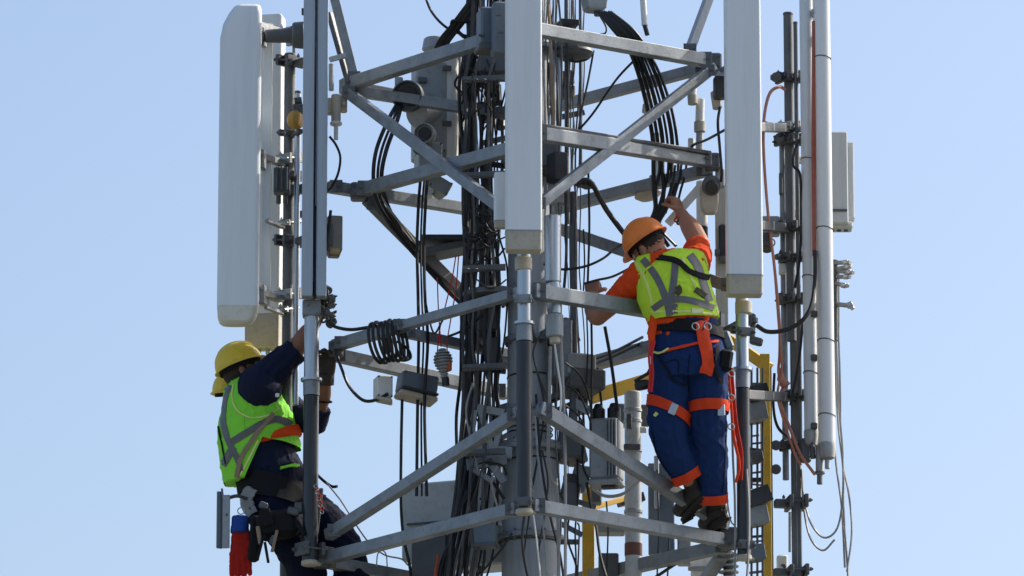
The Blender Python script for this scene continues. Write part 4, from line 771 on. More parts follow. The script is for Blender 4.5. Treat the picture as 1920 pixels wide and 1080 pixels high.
cable('thin wire curl under the lowest ring at left', [(706, 1062, .1), (708, 1040, .1), (716, 1032, .1), (724, 1040, .1), (726, 1062, .1)], 1.3, GREYC, 'wire', cat='wire')

G11 = 'thin loose cables draped round the lower mast'
for k in range(14):
    x = rc.uniform(880, 1085); y = rc.uniform(620, 900); L = rc.uniform(90, 220); d = rc.uniform(-.42, -.2); s_ = rc.choice((-1, 1))*rc.uniform(10, 30)
    cable('thin loose cable draped round the lower mast', [(x, y, d), (x+s_*.6, y+L*.3, d-.03), (x+s_*.2, y+L*.65, d), (x-s_*.4, y+L, d+.03)], rc.uniform(1.2, 2.4), (BLACK, BLACK2, GREYC)[k % 3], 'loose_cable', G11)
# ------------------------------------------------------------ people
SKIN = mat('skin', (.36, .17, .10), .55, 0, .12, 25, .1, 200); SKIND = mat('tanned_skin', (.27, .12, .07), .55, 0, .12, 25, .1, 200)
HAIR = mat('dark_hair', (.030, .019, .014), .7, 0, .3, 80, .5, 300)
def cloth(name, c, r=.85, v=.12): return mat(name, c, r, 0, v, 14, .25, 240, spec=.2, crease=.55)
ORANGE = cloth('orange_cotton', (.78, .075, .012)); NAVY = cloth('navy_cotton', (.010, .015, .040)); BLUE = cloth('royal_blue_cotton', (.010, .032, .12)); DKNAVY = cloth('dark_navy_trousers', (.005, .008, .026))
LIME = cloth('lime_mesh', (.56, .82, .05), .7, .06); GREEN = cloth('green_lime_mesh', (.27, .80, .06), .7, .06)
REFL = mat('reflective_tape', (.13, .128, .13), .45, .0, .15, 20, .05); REFLB = mat('tape_edge_binding', (.75, .80, .25), .7)
WEB = cloth('orange_red_webbing', (.72, .06, .015), .7); WEBB = cloth('black_webbing', (.012, .012, .014), .8); LEATHER = mat('boot_leather', (.018, .015, .013), .6, 0, .3, 20, .3, 90); SOLE = mat('boot_sole', (.02, .018, .016), .8, 0, .2)
HORANGE = mat('orange_helmet_shell', (.85, .22, .025), .38, 0, .05, 9, .02, dirt=(.35, .14, .05), dirt_amt=.5); HYEL = mat('yellow_helmet_shell', (.78, .55, .03), .38, 0, .05, 9, .02, dirt=(.35, .24, .07), dirt_amt=.5)
DG = None
def solid(name, mb, voxel, ma, parent=None, sm=3, disp=None, cuts=(), origin=None, seed=0, folds=(), notch=None):
    me0 = bpy.data.meshes.new('t'); me0.from_pydata([tuple(v) for v in mb.v], [], mb.f)
    o = bpy.data.objects.new('t', me0); COL.objects.link(o)
    a = o.modifiers.new('r', 'REMESH'); a.mode = 'VOXEL'; a.voxel_size = voxel
    if sm: b = o.modifiers.new('s', 'SMOOTH'); b.iterations = sm; b.factor = .5
    dg = bpy.context.evaluated_depsgraph_get(); me = bpy.data.meshes.new_from_object(o.evaluated_get(dg), depsgraph=dg)
    bpy.data.objects.remove(o); bpy.data.meshes.remove(me0)
    if disp or folds:
        amp, fr, st = disp or (0, 1, V((1, 1, 1)))
        ns = [v.normal.copy() for v in me.vertices]
        for v, n in zip(me.vertices, ns):
            p = v.co+V((seed, seed*.7, 0)); q = V((p.x*fr*st.x, p.y*fr*st.y, p.z*fr*st.z))
            w = noise.noise(q + V((noise.noise(q*.7), noise.noise(q*.7+V((5, 5, 5))), 0))*.8)
            rg = max(0, 1-abs(w)*3.2)**2; w2 = max(0, 1-abs(noise.noise(q*1.9+V((9, 3, 1))))*3.5)**2; h = (rg*1.1+w2*.5+noise.noise(q*2.3)*.25-.3)*amp
            for (c, ax, rad, am, f2) in folds:      # creases gathering round a joint
                dd = (v.co-c).length
                if dd < rad: h += am*(1-dd/rad)*math.sin((v.co-c).dot(ax)*f2+3*noise.noise(v.co*9))
            v.co += n*h
    import bmesh
    if notch:
        bm_ = bmesh.new(); bm_.from_mesh(me)
        for co, no in notch: bmesh.ops.bisect_plane(bm_, geom=bm_.verts[:]+bm_.edges[:]+bm_.faces[:], plane_co=co, plane_no=no)
        dead = [f for f in bm_.faces if all((f.calc_center_median()-co).dot(no) > 0 for co, no in notch)]
        bmesh.ops.delete(bm_, geom=dead, context='FACES'); bm_.to_mesh(me); bm_.free()
    if cuts:
        bm_ = bmesh.new(); bm_.from_mesh(me)
        for co, no in cuts:
            bmesh.ops.bisect_plane(bm_, geom=bm_.verts[:]+bm_.edges[:]+bm_.faces[:], plane_co=co, plane_no=no, clear_outer=True)
        bm_.to_mesh(me); bm_.free()
    me.materials.clear(); me.materials.append(ma); me.shade_smooth()
    org = V(origin) if origin is not None else sum((v.co for v in me.vertices), V())/len(me.vertices)
    BV = BVHTree.FromPolygons([v.co.copy() for v in me.vertices], [tuple(p.vertices) for p in me.polygons])
    me.transform(Matrix.Translation(-org)); me.name = name
    ob = link(name, me, parent, org); return ob, BV
def ribbon(name, BV, pts, w, ma, parent, off=.004, th=.004, n=5, src=None):
    """a band sewn on a garment along pts, found by looking at the garment from the photograph's side"""
    P2 = catmull([V((a, b, 0)) for a, b in pts], n); rows = []
    dirs = []
    for i, p in enumerate(P2):
        t = (P2[min(i+1, len(P2)-1)]-P2[max(i-1, 0)]).normalized(); dirs.append(V((-t.y, t.x, 0)))
    M_ = 4
    for p, s in zip(P2, dirs):
        row = []
        for k in range(M_+1):
            q = p+s*((k/M_-.5)*w); r = ray(q.x, q.y).normalized(); hit, nr, _, ds = BV.ray_cast(CAM, r)
            if hit is None:
                hit, nr, _, ds = BV.find_nearest(P(q.x, q.y, (src if src is not None else -.5)))
            row.append((hit, nr))
        rows.append(row)
    m = MB(); W_ = M_+1; n0 = len(rows)
    for sgn in (1, 0):
        for row in rows:
            for h, nr in row: m.v.append(tuple(h+nr*(off if sgn else off-th)))
    N = n0*W_
    def ok(*ix):
        vs = [V(m.v[i]) for i in ix]; return max((vs[i]-vs[j]).length for i in range(4) for j in range(i)) < .09
    for i in range(n0-1):
        for k in range(M_):
            a = i*W_+k; q = (a, a+1, a+1+W_, a+W_)
            if ok(*q):
                m.f.append(q); m.f.append(tuple(x+N for x in reversed(q)))
                if k == 0: m.f.append((a, a+W_, a+W_+N, a+N))
                if k == M_-1: m.f.append((a+1+W_, a+1, a+1+N, a+1+W_+N))
    if not m.f: return None
    return mk(name, m, ma, parent, 50)
def hoop(name, BV, c, up, w, ma, parent, off=.005, n=48, th=.005, maxd=.25):
    """a band round a limb or waist"""
    up = V(up).normalized(); h = V((0, 1, 0)) if abs(up.y) < .8 else V((1, 0, 0)); u = up.cross(h).normalized(); v = up.cross(u); m = MB(); rs = []
    for k in range(n):
        a = 2*math.pi*k/n; d = u*math.cos(a)+v*math.sin(a); best = []
        for s in (-.5, 0, .5):
            o = c+up*(w*s); hit, nr, _, ds = BV.ray_cast(o, d)
            best.append(ds if hit is not None and ds < maxd else None)
        g = [b for b in best if b]; f = max(g) if g else maxd*.8
        best = [b if b else f for b in best]; rs.append([(c+up*(w*s)+d*(b+off), c+up*(w*s)+d*(b+off-th)) for s, b in zip((-.5, 0, .5), best)])
    ring = [[r[0][0], r[1][0], r[2][0], r[2][1], r[1][1], r[0][1]] for r in rs]
    base = 0
    for r in ring: m.v += [tuple(p) for p in r]
    for i in range(n):
        for k in range(6):
            a = i*6+k; b = i*6+(k+1) % 6; c2 = ((i+1) % n)*6+(k+1) % 6; d2 = ((i+1) % n)*6+k; m.f.append((a, b, c2, d2))
    return mk(name, m, ma, parent, 50)
def limb(m, pts, rs, n=14, ratio=1.0, side=None, sub=5, round_=True):
    pts = [P(*p) if not isinstance(p, Vector) else p for p in pts]
    q = catmull(pts, sub); k = len(pts)-1; rr = []
    for i in range(len(q)):
        t = i/(len(q)-1)*k; j = min(int(t), k-1); f = t-j; f = f*f*(3-2*f); rr.append(rs[j]*(1-f)+rs[j+1]*f)
    if round_:
        a = (q[0]-q[1]).normalized(); b = (q[-1]-q[-2]).normalized()
        q = [q[0]+a*rr[0]*.8, q[0]+a*rr[0]*.5]+q+[q[-1]+b*rr[-1]*.5, q[-1]+b*rr[-1]*.8]; rr = [rr[0]*.5, rr[0]*.86]+rr+[rr[-1]*.86, rr[-1]*.5]
    m.tube(q, [(r, r*ratio) for r in rr], n, True, side); return m
def torso(m, secs, side, n=24):
    """secs: (px, py, d, half width, half depth)"""
    c = catmull([P(a, b, d) for a, b, d, _, _ in secs], 4); k = len(secs)-1; rs = []
    for i, p in enumerate(c):
        t = i/(len(c)-1)*k; j = min(int(t), k-1); f = t-j; hw = secs[j][3]*(1-f)+secs[j+1][3]*f; hd = secs[j][4]*(1-f)+secs[j+1][4]*f
        rs.append((hw, hd))
    m.tube(c, rs, n, True, V(side)); return m
def frame(f, u):
    f = V(f).normalized(); u = V(u); u = (u-f*u.dot(f)).normalized(); r = f.cross(u); return Matrix((r, f, u)).transposed()
def head(m, c, M, neck):
    m.ell(c+M@V((0, -.008, .02)), .077, .096, .098, M); m.ell(c+M@V((0, .022, -.045)), .060, .068, .068, M); m.ell(c+M@V((0, .058, -.088)), .028, .028, .022, M)
    m.tube([c+M@V((0, .086, .012)), c+M@V((0, .100, -.012)), c+M@V((0, .112, -.034)), c+M@V((0, .096, -.042))], [.009, .011, .015, .010], 8)
    m.ell(c+M@V((0, .088, .028)), .045, .012, .010, M); m.ell(c+M@V((0, .087, -.062)), .024, .010, .0065, M); m.ell(c+M@V((0, .085, -.074)), .020, .010, .0065, M)
    for s in (-1, 1):
        m.ell(c+M@V((s*.079, -.008, -.012)), .010, .021, .033, M@Matrix.Rotation(s*.3, 3, 'Z')); m.ell(c+M@V((s*.045, .066, -.03)), .022, .024, .022, M)
    m.tube([c+M@V((0, -.02, -.03)), (c+M@V((0, -.02, -.09))+neck)/2, neck], [.060, .058, .068], 14)
def eyes(c, M, par):
    for s in (-1, 1):
        e = MB(); e.ell(c+M@V((s*.032, .080, .008)), .013, .012, .010, M, 12, 8); mk('eye', e, mat('eye_white', (.7, .7, .68), .2) if 'eye_white' not in bpy.data.materials else bpy.data.materials['eye_white'], par)
def hand(m, w, a, n, thumb=1, curl=(35, 45, 35), g=1.0, spread=4):
    a = V(a).normalized(); n = V(n); n = (n-a*n.dot(a)).normalized(); s = a.cross(n)
    m.rprism(w, a, s, .043*g, .016*g, [(-.02, (.62, 1.15)), (.0, (.68, 1.1)), (.03, (.9, 1.05)), (.07, (1, .95)), (.095, (.97, .8)), (.102, (.85, .6))], .014, 4)
    for i, (L, r) in enumerate(((.070, .0095), (.080, .0098), (.075, .0095), (.058, .0085))):
        t = i-1.5; t *= -thumb
        p = w+a*(.094-.004*abs(i-1))+s*(t*.0215*-1*g); an = 0; pts = [p-a*.02, p]
        for f, c_ in zip((.42, .32, .26), curl):
            an += R(c_*(1+.08*i)); dv = a*math.cos(an)+n*math.sin(an)+s*(-t*math.sin(R(spread))*.6); pts.append(pts[-1]+dv.normalized()*L*f*g*1.15)
        m.tube(pts, [r*g*1.05, r*g*1.05, r*g, r*.92*g, r*.75*g], 8)
    tp = w+a*.022+s*(thumb*.030*g); m.tube([tp, tp+(a*.5+s*thumb*.75+n*.35).normalized()*.035*g, tp+(a*.5+s*thumb*.75+n*.35).normalized()*.035*g+(a*.75+s*thumb*.25+n*.6).normalized()*.032*g, tp+(a*.5+s*thumb*.75+n*.35).normalized()*.035*g+(a*.7+s*thumb*.0+n*.75).normalized()*.056*g], [.015*g, .0125*g, .0105*g, .008*g], 8)
def helmet(c, M, ma, par, w=.108, l=.130, h=.125):
    """shell with brim, ridge and inner band; returned parts hang on par"""
    n = 36; rs = []
    for k in range(11):
        t = k/10*math.pi/2; sc = math.cos(t)**.85 if k < 10 else .06; z = math.sin(t)*h
        rs.append([c+M@V((w*sc*math.cos(2*math.pi*i/n), l*sc*math.sin(2*math.pi*i/n)-.004*math.sin(t), z)) for i in range(n)])
    m = MB(); m.rings(rs); sh = mk('helmet', m, ma, par, 60)
    def br(e, z, f0): 
        out = []
        for i in range(n):
            a = 2*math.pi*i/n; fr = max(0, math.sin(a))**3; out.append(c+M@V(((w+e)*math.cos(a), (l+e+fr*f0*.032)*math.sin(a), z-fr*f0*.012)))
        return out
    m = MB(); m.rings([br(-.004, .010, 0), br(.004, .006, .3), br(.010, .001, 1), br(.011, -.004, 1), br(.008, -.005, .9), br(-.004, -.001, 0)], False, False); mk('brim', m, ma, sh, 60)
    for x0 in (-.022, 0, .022):
        pts = []
        for k in range(4, 15):
            t = math.pi*k/18; pts.append(c+M@V((x0, -(l)*math.cos(t)*.985, h*math.sin(t)**.9-.001)))
        m = MB(); m.tube(pts, [.002]+[.0055]*(len(pts)-2)+[.002], 8); mk('ridge', m, ma, sh, 60)
    m = MB(); m.rings([[c+M@V(((w-.012)*math.cos(2*math.pi*i/n), (l-.014)*math.sin(2*math.pi*i/n), z)) for i in range(n)] for z in (-.022, .004)], False, False); mk('inner_band', m, WEBB, sh, 60)
    return sh
def boot(ank, heel, toe, par, up=None, cuff=None):
    heel, toe, ank = P(*heel), P(*toe), P(*ank); a = (toe-heel).normalized(); s = a.cross(ank-heel).normalized(); u = s.cross(a)
    m = MB(); m.tube([heel-a*.02, heel-a*.005, heel+a*.05, heel+a*.12, heel+a*.19, heel+a*.25, heel+a*.275], [(.026, .030), (.042, .050), (.047, .056), (.046, .054), (.054, .044), (.048, .038), (.026, .020)], 16, True, s)
    m.tube([heel+u*.0+a*.035, ank+(ank-heel)*.0, ank+(ank-heel).normalized()*.09], [.044, .047, .050], 14)
    o, bv = solid('boot', m, .006, LEATHER, par, 2, (.002, 22, V((1, 1, 1))))
    m = MB(); rs = []
    for z in (-.066, -.045):
        rs.append([heel-a*.02+a*(.148+.152*math.cos(2*math.pi*k/28))+s*((.049+.010*math.cos(2*math.pi*k/28))*math.sin(2*math.pi*k/28))+u*z for k in range(28)])
    m.rings(rs); so_ = mk('sole', m, SOLE, o, 40)
    for k in range(8):
        mm = MB(); q = heel-a*.02+a*(.03+.034*k)+u*(-.069); mm.box(q, .012, .075, .010, Matrix((a, s, u)).transposed(), .002); mk('tread', mm, SOLE, o)
    for k in range(5):
        mm = MB(); q = heel+a*(.085+.022*k)+u*(.045-.006*k); mm.tube([q-s*.025, q+u*.006, q+s*.025], .003, 6); mk('lace', mm, WEBB, o)
    return o

# ---- the right worker: orange helmet, seen from behind
NB = P(1240, 486, -.60); HC = P(1216, 464, -.55); M1 = frame((-.62, .62, -.42), (-.50, .02, .87))
b = MB(); head(b, HC, M1, NB)
torso(b, [(1243, 490, -.59, .10, .07), (1252, 508, -.60, .17, .09), (1262, 550, -.61, .17, .10), (1280, 620, -.62, .155, .10), (1294, 680, -.62, .17, .11)], (1, .05, 0))
limb(b, [(1208, 512, -.55), (1162, 556, -.48), (1120, 592, -.42)], [.064, .058, .054]); limb(b, [(1120, 592, -.42), (1113, 580, -.33), (1110, 556, -.20)], [.055, .050, .032])
limb(b, [(1303, 505, -.57), (1309, 478, -.46), (1311, 458, -.36)], [.064, .060, .057]); limb(b, [(1311, 458, -.36), (1298, 432, -.27), (1278, 402, -.17)], [.057, .055, .035])
limb(b, [(1262, 680, -.62), (1255, 740, -.60), (1251, 800, -.58), (1264, 850, -.52), (1291, 900, -.46)], [.088, .078, .058, .055, .04]); limb(b, [(1322, 680, -.62), (1328, 740, -.59), (1328, 800, -.55), (1333, 860, -.48), (1340, 920, -.40)], [.088, .078, .058, .055, .04])
hand(b, P(1111, 552, -.19), (0, .55, .75), (.25, .8, -.6), -1, (30, 50, 40)); hand(b, P(1276, 400, -.155), (-.30, .25, .9), (-.75, .6, -.1), 1, (35, 55, 40))
PW, bvb = solid('person', b, .0048, SKIN, None, 2, origin=P(1320, 985, -.3))
tag(PW, 'person in orange helmet, lime vest and blue trousers standing on a brace', 'person')
eyes(HC, M1, PW)
m = MB(); m.ell(HC+M1@V((0, -.016, .022)), .0805, .092, .080, M1); solid('hair', m, .006, HAIR, PW, 1, (.003, 60, V((1, 1, 1))), cuts=[(HC+M1@V((0, .045, 0)), M1@V((0, 1, -.25)))])
H1 = helmet(HC+M1@V((0, -.002, .035)), M1, HORANGE, PW)
for s in (-1, 1):
    m = MB(); m.tube([HC+M1@V((s*.085, .01, .03)), HC+M1@V((s*.083, .02, -.03)), HC+M1@V((s*.045, .045, -.09)), HC+M1@V((0, .06, -.108))], (.004), 6); mk('chin_strap', m, WEBB, H1)
m = MB(); m.lathe(HC+M1@V((.078, -.010, -.012)), M1@V((1, 0, 0)), [(.01, .008), (.017, .010), (.017, .018), (.01, .022)], 14); mk('ear_plug', m, WHITE, PW)
# shirt
s = MB(); torso(s, [(1240, 484, -.595, .07, .07), (1246, 492, -.60, .125, .085), (1252, 508, -.605, .185, .108), (1264, 550, -.62, .185, .118), (1278, 600, -.625, .178, .118), (1284, 634, -.625, .182, .118)], (1, .05, 0))
limb(s, [(1210, 512, -.56), (1184, 538, -.52), (1150, 570, -.46)], [.088, .082, .070], round_=False); limb(s, [(1296, 508, -.58), (1305, 482, -.49), (1308, 462, -.40)], [.094, .082, .068], round_=False)
limb(s, [(1238, 478, -.59), (1243, 496, -.60)], [.068, .09], round_=False)
SH, bvs = solid('shirt', s, .007, ORANGE, PW, 2, (.005, 11, V((1, 1, .6))), folds=[(P(1180, 545, -.55), V((.7, 0, .7)), .16, .005, 150), (P(1300, 480, -.5), V((.2, .3, 1)), .12, .004, 170), (P(1285, 615, -.7), V((0, 0, 1)), .2, .004, 160)])
# shirt tail blowing out at the left
m = MB(); m.tube(catmull([P(1228, 594, -.70), P(1222, 625, -.72), P(1222, 642, -.72), P(1220, 656, -.70)], 5), [(.026-.0009*i, .010) for i in range(16)], 12, True, V((1, .2, 0))); mk('shirt_tail', m, ORANGE, SH)
# vest
v = MB(); torso(v, [(1243, 484, -.60, .075, .075), (1248, 491, -.602, .135, .10), (1254, 505, -.607, .176, .122), (1264, 548, -.622, .200, .134), (1276, 580, -.625, .192, .134), (1284, 610, -.628, .190, .134)], (1, .05, 0))
limb(v, [(1213, 500, -.58), (1222, 530, -.6)], [.075, .08]); limb(v, [(1298, 492, -.575), (1300, 525, -.60)], [.080, .09])
VE, bvv = solid('vest', v, .006, LIME, PW, 2, (.004, 12, V((1, 1, .7))), cuts=[(P(1280, 592, -.75), V((.05, 0, -1)))], folds=[(P(1290, 575, -.7), V((.3, 0, 1)), .16, .004, 120)])
for pts, w in (([(1205, 486), (1228, 515), (1243, 545), (1252, 572), (1256, 592)], 13), ([(1266, 492), (1264, 520), (1260, 548), (1256, 575)], 13), ([(1293, 478), (1308, 500), (1320, 535), (1330, 566)], 14), ([(1224, 580), (1245, 566), (1275, 561), (1305, 566), (1338, 578)], 12), ([(1262, 570), (1262, 588)], 17)):
    ribbon('reflective_stripe', bvv, pts, w, REFL, VE)
for pts, w in (([(1192, 492), (1208, 520), (1218, 548), (1224, 575)], 4), ([(1322, 480), (1334, 520), (1342, 560), (1346, 588)], 4), ([(1222, 584), (1250, 584), (1290, 584), (1344, 590)], 4), ([(1278, 484), (1290, 505), (1304, 540)], 3)):
    ribbon('edge_binding', bvv, pts, w, REFLB, VE, .003)
ribbon('label_patch', bvv, [(1297, 583), (1318, 584)], 9, mat('pale_patch', (.65, .68, .35), .8), VE, .006)
ribbon('shoulder_strap', bvv, [(1232, 484), (1252, 486), (1272, 492), (1290, 508), (1310, 517), (1340, 524)], 9, WEBB, VE, .012, .008)
for pts in ([(1270, 537), (1274, 546), (1268, 552)], [(1303, 543), (1312, 549), (1322, 556)]): ribbon('dark_pouch', bvv, pts, 10, mat('olive_pouch', (.06, .055, .03), .8) if 'olive_pouch' not in bpy.data.materials else bpy.data.materials['olive_pouch'], VE, .010, .008)
# trousers
t = MB(); torso(t, [(1282, 606, -.622, .178, .116), (1287, 640, -.625, .194, .128), (1293, 680, -.63, .205, .136), (1294, 708, -.625, .198, .13)], (1, .05, 0))
limb(t, [(1260, 690, -.62), (1255, 745, -.60), (1252, 800, -.58), (1266, 850, -.52), (1290, 895, -.47)], [.115, .110, .103, .094, .070], round_=False); limb(t, [(1326, 690, -.62), (1328, 745, -.59), (1328, 800, -.55), (1333, 860, -.48), (1338, 940, -.40)], [.112, .108, .100, .088, .070], round_=False)
TR, bvt = solid('trousers', t, .008, BLUE, PW, 2, (.006, 10, V((1, 1, .8))), folds=[(P(1225, 800, -.6), V((.55, 0, 1)), .15, .004, 80), (P(1352, 815, -.6), V((-.5, 0, 1)), .15, .004, 75), (P(1290, 705, -.7), V((.8, 0, .6)), .13, .004, 90), (P(1285, 880, -.5), V((.4, 0, 1)), .08, .004, 120), (P(1340, 915, -.45), V((.2, 0, 1)), .09, .004, 120)])
hoop('cuff', bvt, P(1288, 890, -.475), P(1264, 850, -.52)-P(1291, 900, -.46), .050, WEB, TR, .009, maxd=.095); hoop('cuff', bvt, P(1338, 934, -.405), P(1337, 860, -.48)-P(1341, 930, -.40), .048, WEB, TR, .009, maxd=.095)
hoop('leg_strap', bvt, P(1254, 770, -.595), V((.42, 0, .9)), .052, WEB, TR, .010, maxd=.135); hoop('leg_strap', bvt, P(1328, 766, -.575), V((-.03, 0, 1)), .055, WEB, TR, .010, maxd=.13)
hoop('waist_belt', bvt, P(1284, 620, -.622), V((.08, 0, 1)), .066, WEBB, TR, .016); 
ribbon('vertical_strap', bvt, [(1312, 604), (1320, 645), (1326, 680), (1322, 700)], 22, WEB, TR, .016, .006)
ribbon('cross_strap', bvt, [(1245, 660), (1275, 652), (1310, 644), (1345, 640)], 5, WEB, TR, .012, .006)
ribbon('lime_cord', bvt, [(1226, 660), (1240, 662), (1255, 654)], 4, REFLB, TR, .014, .006)
for (px, py) in ((1304, 612), (1327, 612)):
    m = MB(); m.torus(P(px, py, -.78), (.3, -1, .1), .019, .0035, 20, 6); mk('carabiner', m, CHROME, TR)
m = MB(); m.box(P(1360, 676, -.68), .075, .07, .115, Matrix.Rotation(R(8), 3, 'Y'), .015); mk('tool_pouch', m, WEBB, TR); m = MB(); m.box(P(1363, 640, -.6), .05, .09, .10, Matrix.Rotation(R(-20), 3, 'Y'), .01); mk('belt_box', m, BOXB, TR)
m = MB(); m.box(P(1205, 722, -.58), .085, .05, .05, Matrix.Rotation(R(-12), 3, 'Y'), .012); m.tube([P(1190, 715, -.58), P(1215, 700, -.6), P(1232, 668, -.62)], .010, 8); mk('hanging_tool', m, BLACKM, TR)
ribbon('stitched_tag', bvt, [(1228, 780), (1233, 774)], 6, REFLB, TR, .006)
boot((1292, 890, -.46), (1306, 918, -.44), (1270, 964, -.17), PW); boot((1342, 926, -.38), (1350, 952, -.35), (1318, 986, -.07), PW)
m = MB(); m.torus(P(1276, 408, -.175), (-.45, .2, .8), .036, .005, 24, 6); mk('bracelet', m, WEB, PW); m = MB(); m.torus(P(1281, 412, -.19), (-.45, .2, .8), .038, .006, 24, 6); mk('watch_strap', m, BLACKM, PW)
for pts in ([(1293, 665), (1290, 700), (1291, 735)], [(1225, 650), (1222, 700), (1222, 745)], [(1246, 680), (1270, 676), (1272, 706)], [(1222, 800), (1232, 850), (1258, 892)], [(1364, 700), (1364, 750)], [(1362, 790), (1360, 860), (1355, 925)]):
    ribbon('seam', bvt, pts, 1.6, DKNAVY, TR, .003, .003)
for c, ax_ in (((1262, 768), .4), ((1352, 770), -.03)):
    m = MB(); q, nr, _, _ = bvt.ray_cast(CAM, ray(*c).normalized()); m.box(q+V((0, -.016, 0)), .04, .010, .062, Matrix.Rotation(ax_, 3, 'Y'), .003); mk('buckle', m, CHROME, TR)
ribbon('black_strap', bvt, [(1226, 655), (1250, 690), (1262, 712), (1285, 722)], 3, WEBB, TR, .010, .006); ribbon('black_strap', bvt, [(1345, 650), (1340, 690), (1352, 720)], 6, WEBB, TR, .012, .006)
# lanyard
t = thing('safety_lanyard', 'red webbing lanyard hanging beside the right worker\'s legs along the right pole', 'lanyard', P(1385, 905, -.5))
m = MB(); m.tube(catmull([P(1366, 700, -.62), P(1371, 760, -.60), P(1376, 820, -.58), P(1386, 870, -.56), P(1380, 905, -.55)], 6), [(.008, .004)]*25, 8, True, V((1, 0, 0))); mk('webbing', m, WEB, t)
m = MB(); m.tube(catmull([P(1370, 690, -.60), P(1379, 790, -.57), P(1389, 850, -.55), P(1388, 900, -.54)], 6), [(.013, .006)]*19, 8, True, V((1, 0, 0))); mk('energy_pack', m, cloth('dark_red_webbing', (.40, .03, .015)), t)
for py in (700, 745, 800): m = MB(); m.torus(P(1371, py, -.62), (.2, -1, 0), .016, .004, 16, 6); mk('ring', m, CHROME, t)
cable('pale grey rope running down beside the right pole past the boots', [(1370, 700, -.5), (1374, 850, -.46), (1378, 950, -.42), (1378, 1120, -.4)], 2.4, GREYC, 'rope', cat='rope')
cable('thin white cord beside the right pole looping at the boots', [(1362, 880, -.42), (1364, 940, -.4), (1370, 975, -.4), (1376, 985, -.4)], 1.5, GREYC, 'cord', cat='cord')
cable('grey hose running down the front of the right pole', [(1400, 880, -.46), (1404, 960, -.46), (1402, 1060, -.46), (1396, 1120, -.46)], 2.4, GREYC, 'hose', cat='hose')
for k, dx in enumerate((0, 5)):
    cable(('red', 'brighter red')[k]+' safety rope from the hip down the left side of the right worker', [(1222+dx, 640, -.78), (1217+dx, 668, -.78), (1219+dx, 700, -.76), (1216+dx, 735, -.74)], 2.6, ROPE, 'safety_rope', cat='rope')

# ---- the left worker: yellow helmet, reaching up round the pole
NB2 = P(455, 728, .32); HC2 = P(454, 697, .30); M2 = frame((.86, .12, .34), (-.36, .0, .93))
b = MB(); head(b, HC2, M2, NB2)
torso(b, [(457, 728, .32, .09, .08), (472, 745, .32, .13, .15), (482, 790, .33, .16, .15), (496, 860, .34, .155, .13), (520, 930, .35, .16, .14), (528, 965, .35, .16, .15)], (1, .3, 0))
limb(b, [(476, 726, .20), (514, 692, .19), (550, 660, .17)], [.066, .056, .050]); limb(b, [(550, 660, .17), (574, 628, .15), (594, 602, .12)], [.053, .050, .031])
limb(b, [(528, 750, .42), (562, 778, .40), (590, 782, .34)], [.064, .055, .049]); limb(b, [(590, 782, .34), (604, 745, .25), (611, 712, .17)], [.048, .046, .031])
limb(b, [(512, 945, .27), (550, 1010, .24), (578, 1078, .24), (586, 1150, .18), (592, 1222, .14)], [.09, .085, .062, .058, .04]); limb(b, [(545, 945, .45), (605, 1000, .42), (655, 1062, .36), (655, 1140, .24), (650, 1212, .10)], [.09, .085, .062, .058, .04])
hand(b, P(595, 599, .115), (.35, -.25, .85), (.75, -.7, -.2), 1, (35, 50, 35)); hand(b, P(612, 706, .155), (.05, -.2, .95), (-.5, -.8, -.1), -1, (25, 40, 30))
PL, bvb2 = solid('person', b, .0048, SKIND, None, 2, origin=P(580, 1250, .2))
tag(PL, 'person in yellow helmet, green vest and navy clothes reaching up round the left pole', 'person')
eyes(HC2, M2, PL)
m = MB(); m.ell(HC2+M2@V((0, -.018, .010)), .082, .092, .085, M2); m.ell(HC2+M2@V((0, -.055, -.045)), .062, .045, .05, M2); solid('hair', m, .006, HAIR, PL, 1, (.003, 60, V((1, 1, 1))), cuts=[(HC2+M2@V((0, .02, 0)), M2@V((0, 1, -.1)))])
m = MB(); m.ell(HC2+M2@V((0, .050, .030)), .075, .055, .030, M2); solid('fringe', m, .006, HAIR, PL, 1, (.003, 60, V((1, 1, 1))))
H2 = helmet(HC2+M2@V((0, .0, .035)), M2, HYEL, PL, .112, .134, .130)
m = MB(); m.tube([HC2+M2@V((.086, .0, .03)), HC2+M2@V((.084, .02, -.03)), HC2+M2@V((.05, .045, -.09)), HC2+M2@V((0, .06, -.108))], .004, 6); mk('chin_strap', m, WEBB, H2)
s = MB(); torso(s, [(452, 722, .32, .075, .08), (462, 732, .32, .125, .13), (474, 752, .32, .15, .175), (482, 795, .33, .18, .17), (492, 850, .34, .18, .155), (506, 890, .34, .18, .155), (514, 915, .345, .185, .16)], (1, .3, 0))
limb(s, [(472, 730, .20), (512, 695, .185), (556, 655, .165)], [.100, .090, .072], round_=False); limb(s, [(526, 755, .42), (562, 782, .40), (592, 792, .34)], [.090, .080, .068]); limb(s, [(592, 792, .34), (601, 765, .28)], [.066, .060], round_=False); s.ell(P(486, 728, .20), .120, .15, .125)
SH2, _ = solid('shirt', s, .007, NAVY, PL, 2, (.005, 11, V((1, 1, .6))), folds=[(P(530, 680, .1), V((.7, 0, -.7)), .16, .006, 120)])
m = MB(); torso(m, [(500, 818, .335, .187, .176), (503, 826, .338, .188, .176), (505, 833, .34, .186, .174)], (1, .3, 0)); solid('orange_hem', m, .007, ORANGE, SH2, 2)
v = MB(); torso(v, [(447, 714, .32, .085, .09), (455, 728, .32, .125, .14), (468, 752, .32, .165, .195), (479, 790, .33, .212, .195), (486, 840, .335, .225, .185), (494, 900, .34, .22, .18)], (1, .3, 0))
